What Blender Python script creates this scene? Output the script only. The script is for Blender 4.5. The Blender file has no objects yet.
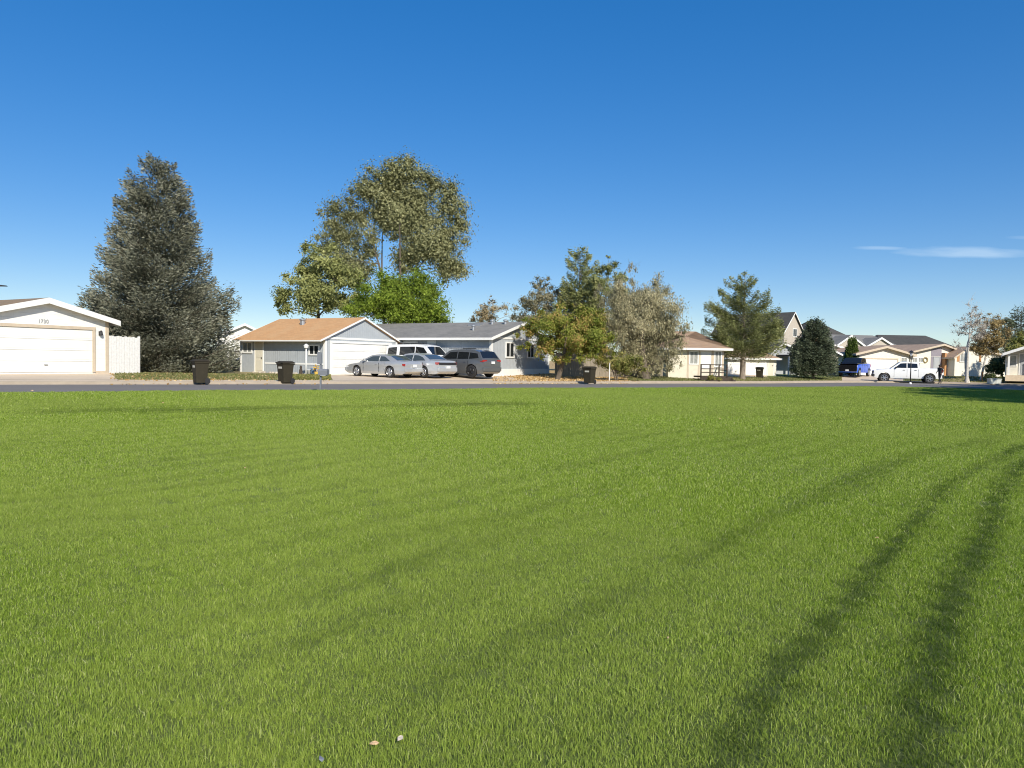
import bpy, math, random
import numpy as np
from mathutils import Vector, Matrix
R = math.radians
S = bpy.context.scene
C = S.collection
random.seed(7)
# ------------------------------------------------------------------ camera
F = 740.0
PITCH, ROLL = math.atan(24 / F), 0.0157
EYE = np.array([0.0, 0.0, 1.5])
fw = np.array([0, math.cos(PITCH), -math.sin(PITCH)])
up0 = np.array([0, math.sin(PITCH), math.cos(PITCH)])
r0 = np.array([1.0, 0, 0])
cr = math.cos(ROLL) * r0 + math.sin(ROLL) * up0
cu = math.cos(ROLL) * up0 - math.sin(ROLL) * r0
cam = bpy.data.cameras.new('camera')
cam.sensor_width = 36; cam.lens = 36 * F / 1024; cam.clip_end = 5000; cam.clip_start = 0.05
co = bpy.data.objects.new('camera', cam); C.objects.link(co)
m = Matrix.Identity(4)
for i in range(3):
    m[i][0] = cr[i]; m[i][1] = cu[i]; m[i][2] = -fw[i]; m[i][3] = EYE[i]
co.matrix_world = m
S.camera = co
# ------------------------------------------------------------------ sun and sky
SX, SY, EL = 0.34, -0.94, R(34)
n_ = math.hypot(SX, SY); SX /= n_; SY /= n_
sund = Vector((SX * math.cos(EL), SY * math.cos(EL), math.sin(EL)))
sl = bpy.data.lights.new('sun', 'SUN'); sl.energy = 4.6; sl.angle = R(0.5); sl.color = (1.0, 0.93, 0.82)
so = bpy.data.objects.new('sun', sl); C.objects.link(so)
so.rotation_euler = sund.to_track_quat('Z', 'Y').to_euler(); so.location = (10, -30, 30)
W = bpy.data.worlds.new('World'); S.world = W; W.use_nodes = True
nt = W.node_tree; N = nt.nodes; L = nt.links
bg = N['Background']; bg.inputs[1].default_value = 0.15
sky = N.new('ShaderNodeTexSky'); sky.sky_type = 'NISHITA'; sky.sun_disc = False
sky.sun_elevation = EL; sky.sun_rotation = math.atan2(SX, SY)
sky.altitude = 1400; sky.air_density = 1.0; sky.dust_density = 0.3; sky.ozone_density = 3.5
hs = N.new('ShaderNodeHueSaturation'); hs.inputs['Saturation'].default_value = 1.78; hs.inputs['Value'].default_value = 1.38; hs.inputs['Hue'].default_value = 0.512
gmn = N.new('ShaderNodeGamma'); gmn.inputs[1].default_value = 0.60; L.new(sky.outputs[0], gmn.inputs[0]); L.new(gmn.outputs[0], hs.inputs['Color'])
# thin cirrus low in the sky on the right, set by direction
tc = N.new('ShaderNodeTexCoord'); sp = N.new('ShaderNodeSeparateXYZ'); L.new(tc.outputs['Generated'], sp.inputs[0])
def wm(op, a, b=None, c=None, clamp=False):
    n = N.new('ShaderNodeMath'); n.operation = op; n.use_clamp = clamp
    for i, v in enumerate((a, b, c)):
        if v is None: continue
        if isinstance(v, (int, float)): n.inputs[i].default_value = v
        else: L.new(v, n.inputs[i])
    return n.outputs[0]
ysafe = wm('MAXIMUM', sp.outputs[1], 0.05)
U_ = wm('DIVIDE', sp.outputs[0], ysafe); V_ = wm('DIVIDE', sp.outputs[2], ysafe)
cb = N.new('ShaderNodeCombineXYZ'); L.new(wm('MULTIPLY', U_, 9.0), cb.inputs[0]); L.new(wm('MULTIPLY', V_, 60.0), cb.inputs[1])
nz = N.new('ShaderNodeTexNoise'); nz.inputs['Scale'].default_value = 1.3; nz.inputs['Detail'].default_value = 6
L.new(cb.outputs[0], nz.inputs['Vector'])
def ell(u0, v0, ru, rv):
    a = wm('DIVIDE', wm('SUBTRACT', U_, u0), ru); b = wm('DIVIDE', wm('SUBTRACT', V_, v0), rv)
    d = wm('ADD', wm('MULTIPLY', a, a), wm('MULTIPLY', b, b))
    d = wm('ADD', d, wm('MULTIPLY', wm('SUBTRACT', nz.outputs[0], 0.5), 2.2))
    return wm('SUBTRACT', 1.0, d, clamp=True)
mk = wm('MAXIMUM', wm('MULTIPLY', ell(0.605, 0.155, 0.10, 0.0095), 0.45), wm('MULTIPLY', ell(0.49, 0.158, 0.05, 0.003), 0.3))
mk = wm('MAXIMUM', mk, wm('MULTIPLY', ell(0.69, 0.175, 0.04, 0.003), 0.15))
mx = N.new('ShaderNodeMix'); mx.data_type = 'RGBA'
L.new(mk, mx.inputs[0]); L.new(hs.outputs[0], mx.inputs[6]); mx.inputs[7].default_value = (3.6, 4.6, 5.6, 1)
L.new(mx.outputs[2], bg.inputs[0])
S.view_settings.view_transform = 'Standard'; S.view_settings.look = 'None'
S.view_settings.gamma = 1; S.view_settings.use_curve_mapping = False; S.view_settings.exposure = 0.28
S.cycles.max_bounces = 6; S.cycles.diffuse_bounces = 3; S.cycles.transparent_max_bounces = 8
S.render.film_transparent = False; S.cycles.pixel_filter_type = 'BLACKMAN_HARRIS'; S.cycles.filter_width = 1.05

# ------------------------------------------------------------------ geometry helpers
def at(px, py, Y):
    d = fw * F + cr * (px - 512) + cu * (384 - py)
    return EYE + d * (Y / d[1])
def horizon(px): return 360 + ROLL * (px - 512)
def xat(px, Y): return float(at(px, horizon(px) + 12, Y)[0])
def ss(a, b, x):
    t = np.clip((x - a) / (b - a), 0, 1); return t * t * (3 - 2 * t)
_kx = [-400, 26, 30, 33.5, 36.5, 39.5, 42, 44.5, 47, 50, 400]
_ky = [44.2 - 300, 63.7, 66.5, 68.4, 69.3, 69.0, 67.6, 64.9, 61.5, 57.4, 57.4 - 350 * 1.3]
_nx = [-400, 21, 25, 28, 31, 34, 37, 40, 400]
_ny = [34.2 - 300, 49.95, 52.6, 53.8, 53.3, 51.2, 47.8, 43.9, 43.9 - 360 * 1.3]
def _sm(xs, ys):
    g = np.arange(-120, 120.01, 0.25); v = np.interp(g, xs, ys)
    k = np.hanning(17); k /= k.sum(); w = np.convolve(np.pad(v, 8, mode='reflect', reflect_type='odd'), k, 'valid')
    return g, w
_fg, _fv = _sm(_kx, _ky); _ng, _nv = _sm(_nx, _ny)
def Yf(X): return np.interp(X, _fg, _fv)
def Yn(X): return np.interp(X, _ng, _nv)
def rz(X): return np.clip(0.09 - 0.0068 * np.asarray(X, float), -0.05, 0.4)
def lawn_z(X, Y):
    X = np.asarray(X, float); e = np.clip(0.165 - 0.0068 * X, -0.02, 0.5)
    yn = Yn(X); t = np.clip((Y - 3.0) / np.maximum(yn - 3.0, 4.0), 0, 1)
    z = e * (t * t * (3 - 2 * t) * 0.6 + t * 0.4)
    return z + 0.02 * np.sin(X * 0.35 + 1) * np.sin(Y * 0.23) * np.clip(Y / 12, 0, 1)
def yard_z(X, Y):
    X = np.asarray(X, float); d = (Y - Yf(X)) * 0.8
    k = np.interp(X, [-14, -8, -1, 60], [0.06, 0.08, 0.38, 0.40])
    return rz(X) + 0.12 + k * ss(1.2, 10, d) + 0.03 * np.clip((d - 1.2) / 3, 0, 1)
def gz(X, Y):
    X = float(X)
    if Y > Yf(X): return float(yard_z(X, Y))
    if Y > Yn(X): return float(rz(X))
    return float(lawn_z(X, Y))

def mesh_obj(name, verts, faces, mat, parent=None, smooth=False, attr=None, coll=True):
    me = bpy.data.meshes.new(name)
    me.from_pydata([tuple(map(float, v)) for v in verts], [], [tuple(f) for f in faces]); me.update()
    if isinstance(mat, (list, tuple)):
        for q in mat: me.materials.append(q)
    elif mat: me.materials.append(mat)
    if smooth: me.polygons.foreach_set('use_smooth', [True] * len(me.polygons))
    if attr:
        for k, (dom, vals) in attr.items():
            a = me.attributes.new(k, 'FLOAT', dom); a.data.foreach_set('value', np.asarray(vals, np.float32))
    o = bpy.data.objects.new(name, me)
    if coll: C.objects.link(o)
    if parent: o.parent = parent
    return o
def quads_obj(name, V, mat, parent=None, tint=None):
    """V (n,4,3) separate quads, built fast"""
    V = np.asarray(V, np.float32); n = len(V)
    me = bpy.data.meshes.new(name)
    me.vertices.add(4 * n); me.vertices.foreach_set('co', V.reshape(-1))
    me.loops.add(4 * n); me.loops.foreach_set('vertex_index', np.arange(4 * n, dtype=np.int32))
    me.polygons.add(n); me.polygons.foreach_set('loop_start', np.arange(0, 4 * n, 4, dtype=np.int32))
    me.update(calc_edges=True)
    me.materials.append(mat)
    if tint is not None:
        a = me.attributes.new('tint', 'FLOAT', 'FACE'); a.data.foreach_set('value', np.asarray(tint, np.float32))
    o = bpy.data.objects.new(name, me); C.objects.link(o)
    if parent: o.parent = parent
    return o
class MB:
    def __init__(s): s.v = []; s.f = []; s.sm = False
    def add(s, vs, fs):
        b = len(s.v); s.v += [tuple(map(float, q)) for q in vs]; s.f += [tuple(b + i for i in f) for f in fs]; return s
    def box(s, x0, y0, z0, x1, y1, z1):
        return s.add([(x0, y0, z0), (x1, y0, z0), (x1, y1, z0), (x0, y1, z0), (x0, y0, z1), (x1, y0, z1), (x1, y1, z1), (x0, y1, z1)],
                     [(3, 2, 1, 0), (4, 5, 6, 7), (0, 1, 5, 4), (1, 2, 6, 5), (2, 3, 7, 6), (3, 0, 4, 7)])
    def prism(s, poly, axis, a0, a1):
        """poly 2D points; axis 'x','y','z' extruded from a0 to a1"""
        def P(p, a):
            if axis == 'x': return (a, p[0], p[1])
            if axis == 'y': return (p[0], a, p[1])
            return (p[0], p[1], a)
        n = len(poly); vs = [P(p, a0) for p in poly] + [P(p, a1) for p in poly]
        fs = [tuple(range(n))[::-1], tuple(range(n, 2 * n))] + [(i, (i + 1) % n, n + (i + 1) % n, n + i) for i in range(n)]
        return s.add(vs, fs)
    def tube(s, p0, p1, ra, rb=None, n=8, cap=True):
        rb = ra if rb is None else rb
        p0 = np.array(p0, float); p1 = np.array(p1, float); d = p1 - p0; l = np.linalg.norm(d)
        if l < 1e-6: return s
        d /= l; a = np.cross(d, (0, 0, 1) if abs(d[2]) < .9 else (1, 0, 0)); a /= np.linalg.norm(a); b = np.cross(d, a)
        vs = []
        for p, r in ((p0, ra), (p1, rb)):
            for i in range(n):
                t = 2 * math.pi * i / n; vs.append(p + r * (math.cos(t) * a + math.sin(t) * b))
        fs = [(i, (i + 1) % n, n + (i + 1) % n, n + i) for i in range(n)]
        if cap: fs += [tuple(range(n))[::-1], tuple(range(n, 2 * n))]
        return s.add(vs, fs)
    def disc(s, c, ax, r, w, n=20, r2=None):
        c = np.array(c, float); ax = np.array(ax, float); return s.tube(c - ax * w / 2, c + ax * w / 2, r, r2 or r, n)
    def lathe(s, c, prof, n=16):
        vs = []; fs = []
        for r, z in prof:
            for i in range(n):
                t = 2 * math.pi * i / n; vs.append((c[0] + r * math.cos(t), c[1] + r * math.sin(t), c[2] + z))
        for k in range(len(prof) - 1):
            for i in range(n): fs.append((k * n + i, k * n + (i + 1) % n, (k + 1) * n + (i + 1) % n, (k + 1) * n + i))
        fs += [tuple(range(n))[::-1], tuple(range((len(prof) - 1) * n, len(prof) * n))]
        return s.add(vs, fs)
    def build(s, name, mat, parent=None, smooth=False, label=None, bevel=0):
        o = mesh_obj(name, s.v, s.f, mat, parent, smooth)
        if bevel:
            b = o.modifiers.new('bevel', 'BEVEL'); b.width = bevel; b.segments = 2; b.limit_method = 'ANGLE'
        if label: o['label'] = label
        return o
def thing(name, label, cat, loc=(0, 0, 0), rot=0, group=None):
    o = bpy.data.objects.new(name, None); C.objects.link(o); o.empty_display_size = .2
    o.location = tuple(map(float, loc)); o.rotation_euler = (0, 0, rot)
    tag(o, label, cat, group); return o
def tag(o, label, cat, group=None):
    o['label'] = label; o['category'] = cat
    if group: o['group'] = group
    return o

# ------------------------------------------------------------------ materials
def mat(name, col, rough=0.8, metal=0.0, noise=0.0, nscale=4.0, spec=None, coat=0, bump=0.0, bscale=30):
    m = bpy.data.materials.new(name); m.use_nodes = True; t = m.node_tree; b = t.nodes['Principled BSDF']
    b.inputs['Base Color'].default_value = (*col, 1); b.inputs['Roughness'].default_value = rough; b.inputs['Metallic'].default_value = metal
    if spec is not None: b.inputs['Specular IOR Level'].default_value = spec
    if coat: b.inputs['Coat Weight'].default_value = coat; b.inputs['Coat Roughness'].default_value = 0.05
    if noise or bump:
        tc = t.nodes.new('ShaderNodeTexCoord')
    if noise:
        n1 = t.nodes.new('ShaderNodeTexNoise'); n1.inputs['Scale'].default_value = nscale; n1.inputs['Detail'].default_value = 6
        n1.inputs['Roughness'].default_value = 0.65
        t.links.new(tc.outputs['Object'], n1.inputs['Vector'])
        mr = t.nodes.new('ShaderNodeMapRange'); mr.inputs[1].default_value = .3; mr.inputs[2].default_value = .7
        mr.inputs[3].default_value = 1 - noise; mr.inputs[4].default_value = 1 + noise
        t.links.new(n1.outputs[0], mr.inputs[0])
        vm = t.nodes.new('ShaderNodeVectorMath'); vm.operation = 'SCALE'; vm.inputs[0].default_value = col
        t.links.new(mr.outputs[0], vm.inputs['Scale']); t.links.new(vm.outputs[0], b.inputs['Base Color'])
    if bump:
        n2 = t.nodes.new('ShaderNodeTexNoise'); n2.inputs['Scale'].default_value = bscale; n2.inputs['Detail'].default_value = 4
        t.links.new(tc.outputs['Object'], n2.inputs['Vector'])
        bp = t.nodes.new('ShaderNodeBump'); bp.inputs['Strength'].default_value = bump; bp.inputs['Distance'].default_value = 0.02
        t.links.new(n2.outputs[0], bp.inputs['Height']); t.links.new(bp.outputs[0], b.inputs['Normal'])
    return m
class NG:
    """small node-graph helper for one material"""
    def __init__(s, name, rough=0.85):
        s.m = bpy.data.materials.new(name); s.m.use_nodes = True; s.t = s.m.node_tree; s.b = s.t.nodes['Principled BSDF']
        s.b.inputs['Roughness'].default_value = rough; s.tc = s.t.nodes.new('ShaderNodeTexCoord')
    def n(s, typ, **kw):
        q = s.t.nodes.new(typ)
        for k, v in kw.items(): setattr(q, k, v)
        return q
    def link(s, a, b): s.t.links.new(a, b)
    def put(s, sock, v):
        if isinstance(v, (int, float, tuple)): sock.default_value = v
        else: s.link(v, sock)
    def math(s, op, a, b=0.0, clamp=False):
        q = s.n('ShaderNodeMath', operation=op, use_clamp=clamp); s.put(q.inputs[0], a); s.put(q.inputs[1], b); return q.outputs[0]
    def noise(s, scale, detail=4, vec=None, rough=.6):
        q = s.n('ShaderNodeTexNoise'); q.inputs['Scale'].default_value = scale; q.inputs['Detail'].default_value = detail
        q.inputs['Roughness'].default_value = rough
        s.link(vec if vec is not None else s.tc.outputs['Object'], q.inputs['Vector']); return q.outputs[0]
    def ramp(s, fac, stops):
        q = s.n('ShaderNodeValToRGB'); s.link(fac, q.inputs[0]); e = q.color_ramp.elements
        e[0].position = stops[0][0]; e[0].color = (*stops[0][1], 1); e[1].position = stops[-1][0]; e[1].color = (*stops[-1][1], 1)
        for p, c in stops[1:-1]:
            x = e.new(p); x.color = (*c, 1)
        return q.outputs[0]
    def mix(s, fac, a, b, mode='MIX'):
        q = s.n('ShaderNodeMix', data_type='RGBA', blend_type=mode)
        s.put(q.inputs[0], fac)
        for k, v in ((6, a), (7, b)):
            if isinstance(v, tuple): q.inputs[k].default_value = (*v[:3], 1)
            else: s.link(v, q.inputs[k])
        return q.outputs[2]
    def color(s, c): s.link(c, s.b.inputs['Base Color'])
    def bump(s, h, strength=.5, dist=.02):
        q = s.n('ShaderNodeBump'); q.inputs['Strength'].default_value = strength; q.inputs['Distance'].default_value = dist
        s.link(h, q.inputs['Height']); s.link(q.outputs[0], s.b.inputs['Normal'])
    def mapr(s, v, a, b, c, d):
        q = s.n('ShaderNodeMapRange'); s.put(q.inputs[0], v)
        for i, x in enumerate((a, b, c, d)): q.inputs[i + 1].default_value = x
        return q.outputs[0]
    def attr(s, name, typ='GEOMETRY'):
        q = s.n('ShaderNodeAttribute', attribute_name=name, attribute_type=typ); return q.outputs['Fac']

def siding(name, col, mode, pitch, noise=.06):
    g = NG(name, .7); sx = g.n('ShaderNodeSeparateXYZ'); g.link(g.tc.outputs['Object'], sx.inputs[0])
    if mode == 'v': c = g.math('ADD', sx.outputs[0], sx.outputs[1])
    else: c = sx.outputs[2]
    fr = g.math('FRACT', g.math('DIVIDE', c, pitch))
    gr = g.mapr(fr, .86, .93, 1, 0) if mode == 'v' else fr
    nn = g.noise(3.0, 6)
    st = g.n('ShaderNodeMapping'); st.inputs['Scale'].default_value = (6, 6, .5); g.link(g.tc.outputs['Object'], st.inputs[0])
    n2 = g.noise(2.0, 5, st.outputs[0])
    c1 = g.mix(g.mapr(nn, .3, .7, 0, 1), tuple(x * (1 - noise) for x in col), tuple(min(1, x * (1 + noise)) for x in col))
    c2 = g.mix(g.mapr(n2, .55, .8, 0, .35), c1, tuple(x * .78 for x in col))
    g.color(c2); g.bump(gr, .9, .012 if mode == 'v' else .02); return g.m
def shingles(name, c1, c2, c3, axis='y'):
    g = NG(name, .95); sx = g.n('ShaderNodeSeparateXYZ'); g.link(g.tc.outputs['Object'], sx.inputs[0])
    cb = g.n('ShaderNodeCombineXYZ')
    g.link(sx.outputs[1 if axis == 'y' else 0], cb.inputs[0]); g.link(sx.outputs[2], cb.inputs[1])
    bk = g.n('ShaderNodeTexBrick'); g.link(cb.outputs[0], bk.inputs[0]); bk.inputs['Scale'].default_value = 1
    bk.inputs['Brick Width'].default_value = .32; bk.inputs['Row Height'].default_value = .055; bk.inputs['Mortar Size'].default_value = .004
    bk.inputs['Color1'].default_value = (*c1, 1); bk.inputs['Color2'].default_value = (*c2, 1); bk.inputs['Mortar'].default_value = (*[x * .55 for x in c3], 1)
    bk.inputs['Bias'].default_value = -.1
    nn = g.noise(.9, 6); c = g.mix(g.mapr(nn, .42, .68, 0, .6), bk.outputs[0], c3)
    g.color(c); g.bump(bk.outputs['Fac'], -.6, .02); return g.m
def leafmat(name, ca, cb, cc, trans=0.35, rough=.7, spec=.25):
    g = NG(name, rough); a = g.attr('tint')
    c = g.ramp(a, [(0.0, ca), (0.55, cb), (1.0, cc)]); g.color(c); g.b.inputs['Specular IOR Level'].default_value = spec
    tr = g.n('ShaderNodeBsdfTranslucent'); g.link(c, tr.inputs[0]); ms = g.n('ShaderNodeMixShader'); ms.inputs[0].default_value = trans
    g.link(g.b.outputs[0], ms.inputs[1]); g.link(tr.outputs[0], ms.inputs[2]); g.link(ms.outputs[0], g.t.nodes['Material Output'].inputs[0])
    return g.m
def barkmat(name, a, b, sc=(6, 6, 1.2)):
    g = NG(name, .95); mp = g.n('ShaderNodeMapping'); mp.inputs['Scale'].default_value = sc; g.link(g.tc.outputs['Object'], mp.inputs[0])
    nn = g.noise(3.0, 8, mp.outputs[0], .7); g.color(g.ramp(nn, [(.3, a), (.7, b)])); g.bump(nn, .8, .05); return g.m
M = {}
M['white_siding'] = siding('white lap siding', (.83, .825, .78), 'h', .24)
M['white_paint'] = mat('white paint', (.80, .79, .74), .6, noise=.04)
M['door_white'] = mat('garage door white', (.80, .79, .73), .5, noise=.05, nscale=1.5)
M['cream_door'] = mat('cream door', (.66, .62, .50), .6, noise=.04)
M['tan_trim'] = mat('tan trim', (.55, .46, .34), .7, noise=.08)
M['grey_siding'] = siding('blue grey siding', (.41, .44, .455), 'v', .2)
M['grey_trim'] = mat('grey trim', (.38, .40, .41), .7)
M['cream'] = siding('cream siding', (.74, .69, .55), 'h', .2)
M['stucco'] = mat('cream stucco', (.74, .71, .60), .9, noise=.07, nscale=2, bump=.3, bscale=40)
M['beige_wall'] = siding('beige siding', (.52, .46, .38), 'h', .2)
M['purple_wall'] = mat('mauve grey wall', (.26, .24, .27), .85, noise=.08)
M['orange_roof'] = shingles('tan orange shingles', (.60, .335, .145), (.52, .28, .12), (.56, .35, .17))
M['orange_roof_x'] = shingles('tan orange shingles crosswise', (.42, .27, .16), (.32, .22, .15), (.44, .31, .21), 'x')
M['tan_roof'] = shingles('muted tan shingles', (.40, .28, .19), (.30, .215, .155), (.44, .32, .22))
M['brown_roof'] = shingles('brown weathered shingles', (.30, .20, .11), (.22, .17, .11), (.26, .19, .12))
M['grey_roof'] = shingles('weathered grey shingles', (.235, .225, .20), (.18, .175, .158), (.265, .25, .22))
M['dark_roof'] = shingles('dark grey shingles', (.075, .071, .062), (.055, .053, .048), (.085, .08, .07))
M['dark_roof_x'] = shingles('dark grey shingles crosswise', (.075, .071, .062), (.055, .053, .048), (.085, .08, .07), 'x')
M['brick_orange'] = mat('orange brick', (.48, .25, .11), .9, noise=.2, nscale=8)
M['glass_dark'] = mat('window glass', (.022, .026, .028), .06, spec=.6)
M['glass_curtain'] = mat('window glass with pale curtain', (.30, .31, .29), .15, noise=.25, nscale=6)
M['car_glass'] = mat('tinted car glass', (.012, .014, .016), .03, spec=.7)
M['car_glass_pale'] = mat('car glass', (.055, .075, .09), .03, spec=.8)
M['galv'] = mat('galvanised metal', (.46, .47, .48), .4, .7, noise=.1)
M['steel_post'] = mat('grey steel', (.42, .43, .44), .5, .5, noise=.1)
M['sign_steel'] = mat('dull grey sign metal', (.17, .18, .20), .7, noise=.1)
M['dark_metal'] = mat('dark metal', (.03, .03, .032), .5, .3)
M['rubber'] = mat('tyre rubber', (.022, .022, .022), .85)
M['rim'] = mat('alloy rim', (.55, .56, .57), .3, .8)
M['rim_black'] = mat('black rim', (.03, .03, .03), .35, .4)
M['black_plastic'] = mat('black plastic', (.022, .022, .023), .55, noise=.15)
M['bin'] = mat('dark brown green cart plastic', (.040, .034, .021), .75, noise=.15, nscale=5, spec=.2)
M['bin_lid'] = mat('cart lid plastic', (.034, .029, .019), .7, noise=.12, nscale=6, spec=.2)
M['sticker'] = mat('pale label', (.5, .48, .40), .6)
M['red'] = mat('red lens', (.35, .02, .015), .2, spec=.6)
M['amber'] = mat('amber lens', (.65, .25, .05), .25)
M['lamp'] = mat('clear lens', (.7, .72, .72), .12, spec=.7)
M['silver'] = mat('silver paint', (.52, .53, .53), .28, .5, coat=.6)
M['silver2'] = mat('light silver paint', (.55, .565, .57), .28, .45, coat=.6)
M['suv_grey'] = mat('granite grey paint', (.155, .158, .155), .3, .45, coat=.6)
M['white_car'] = mat('white car paint', (.78, .79, .78), .3, coat=.6)
M['black_car'] = mat('black car paint', (.012, .012, .013), .2, coat=.8)
M['blue_car'] = mat('blue car paint', (.015, .11, .62), .4, coat=.25)
M['plate'] = mat('number plate', (.7, .7, .68), .5)
M['bark'] = barkmat('grey brown bark', (.09, .07, .05), (.20, .165, .125))
M['bark_pale'] = barkmat('pale bark', (.25, .22, .17), (.48, .43, .35))
M['bark_mid'] = barkmat('mid brown bark', (.16, .13, .10), (.34, .29, .23))
M['bark_birch'] = barkmat('white birch bark', (.28, .25, .2), (.74, .71, .63), (3, 3, 6))
M['wood_fence'] = barkmat('weathered grey fence wood', (.20, .17, .12), (.38, .33, .25), (8, 8, 1))
M['wood_dark'] = barkmat('dark stained wood', (.035, .028, .02), (.085, .065, .045), (8, 8, 1))
M['orange_post'] = mat('orange post', (.62, .27, .09), .6)
M['utility'] = mat('pale grey green metal', (.50, .52, .46), .6, noise=.06)
M['dark_cloth'] = mat('dark clothing', (.018, .019, .024), .9, noise=.2)
M['skin'] = mat('skin', (.45, .27, .19), .6)
M['hair'] = mat('dark hair', (.02, .014, .01), .7)
M['rock'] = mat('pale stones', (.45, .40, .32), .95, noise=.25, nscale=3, bump=.6, bscale=8)
M['number_ink'] = mat('faded grey paint', (.36, .37, .37), .7)
M['blue_pot'] = mat('slate blue pot', (.12, .19, .28), .4)
M['yellow_fl'] = mat('yellow flowers', (.70, .45, .08), .7)
M['foam'] = mat('white bucket', (.78, .78, .76), .5)
M['tan_leaf'] = mat('dry tan leaf', (.62, .42, .24), .8, noise=.3, nscale=30)
M['grey_feather'] = mat('pale grey feather', (.27, .28, .31), .8, noise=.3, nscale=40)
# ------------------------------------------------------------------ ground, road, lawn
def concrete():
    g = NG('pale concrete', .9); n1 = g.noise(.35, 8, rough=.7); n2 = g.noise(6, 6)
    c = g.ramp(n1, [(.3, (.60, .475, .325)), (.7, (.72, .59, .42))]); c = g.mix(g.mapr(n2, .35, .65, 0, .3), c, (.47, .37, .26))
    g.color(c); g.bump(n2, .2, .01); return g.m
def asphalt():
    g = NG('worn asphalt', .9); n1 = g.noise(.25, 8, rough=.7); n2 = g.noise(40, 4)
    c = g.ramp(n1, [(.3, (.15, .132, .112)), (.7, (.20, .178, .152))]); c = g.mix(g.mapr(n2, .4, .6, 0, .4), c, (.21, .20, .195))
    g.color(c); g.bump(n2, .4, .01); return g.m
def yardmat():
    g = NG('dry grass and fallen leaves', .95); z = g.attr('green'); z2 = g.attr('leafy'); n1 = g.noise(.6, 8, rough=.7); n2 = g.noise(5, 8, rough=.75)
    dry = g.ramp(n1, [(.3, (.17, .155, .06)), (.5, (.25, .22, .10)), (.7, (.36, .30, .17))])
    lf = g.ramp(n2, [(.35, (.34, .22, .08)), (.5, (.52, .34, .13)), (.65, (.60, .44, .24))])
    gr = g.ramp(n2, [(.35, (.09, .13, .03)), (.65, (.16, .22, .06))])
    f = g.math('ADD', z, g.mapr(n2, .3, .7, -.25, .25), True); c = g.mix(f, dry, gr)
    f2 = g.math('MULTIPLY', z2, g.mapr(n2, .34, .52, .3, 1.0), True); c = g.mix(f2, c, lf)
    g.color(c); g.bump(n2, .8, .04); return g.m
def soilmat():
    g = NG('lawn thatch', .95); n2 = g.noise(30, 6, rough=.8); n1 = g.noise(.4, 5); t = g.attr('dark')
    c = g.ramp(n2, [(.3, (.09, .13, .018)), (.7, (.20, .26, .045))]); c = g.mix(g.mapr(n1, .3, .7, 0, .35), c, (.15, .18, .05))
    c = g.mix(g.math('MULTIPLY', t, .6), c, (.035, .065, .010)); g.color(c); g.bump(n2, .8, .05); return g.m  # tracks: shade among the blades painted into the thatch colour
M['concrete'] = concrete(); M['kerb'] = mat('kerb concrete', (.36, .30, .225), .9, noise=.12, nscale=2)
M['asphalt'] = asphalt(); M['yard'] = yardmat(); M['soil'] = soilmat()

# wheel tracks pressed in grass, blade shade painted dark (traced to the ground plane)
def gpt(px, py):
    Y = 5.0
    for _ in range(30):
        d = fw * F + cr * (px - 512) + cu * (384 - py)
        x = EYE[0] + d[0] * Y / d[1]; z = float(lawn_z(x, Y)); Y = Y + 0.7 * ((z - EYE[2]) / (d[2] / d[1]) - Y)
    return (x, Y)
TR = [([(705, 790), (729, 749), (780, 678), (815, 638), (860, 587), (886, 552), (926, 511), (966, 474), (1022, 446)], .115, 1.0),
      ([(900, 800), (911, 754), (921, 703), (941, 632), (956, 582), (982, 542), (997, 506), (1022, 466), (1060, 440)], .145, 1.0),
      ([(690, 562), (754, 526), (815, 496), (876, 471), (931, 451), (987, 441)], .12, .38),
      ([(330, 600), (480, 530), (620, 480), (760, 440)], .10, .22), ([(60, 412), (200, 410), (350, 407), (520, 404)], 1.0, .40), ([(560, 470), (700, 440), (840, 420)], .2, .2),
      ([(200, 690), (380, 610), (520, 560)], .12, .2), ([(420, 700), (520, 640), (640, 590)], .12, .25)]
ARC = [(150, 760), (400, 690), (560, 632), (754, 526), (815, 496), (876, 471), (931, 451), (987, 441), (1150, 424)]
TRW = [(np.array([gpt(*p) for p in pts]), w, s) for pts, w, s in TR]
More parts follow.
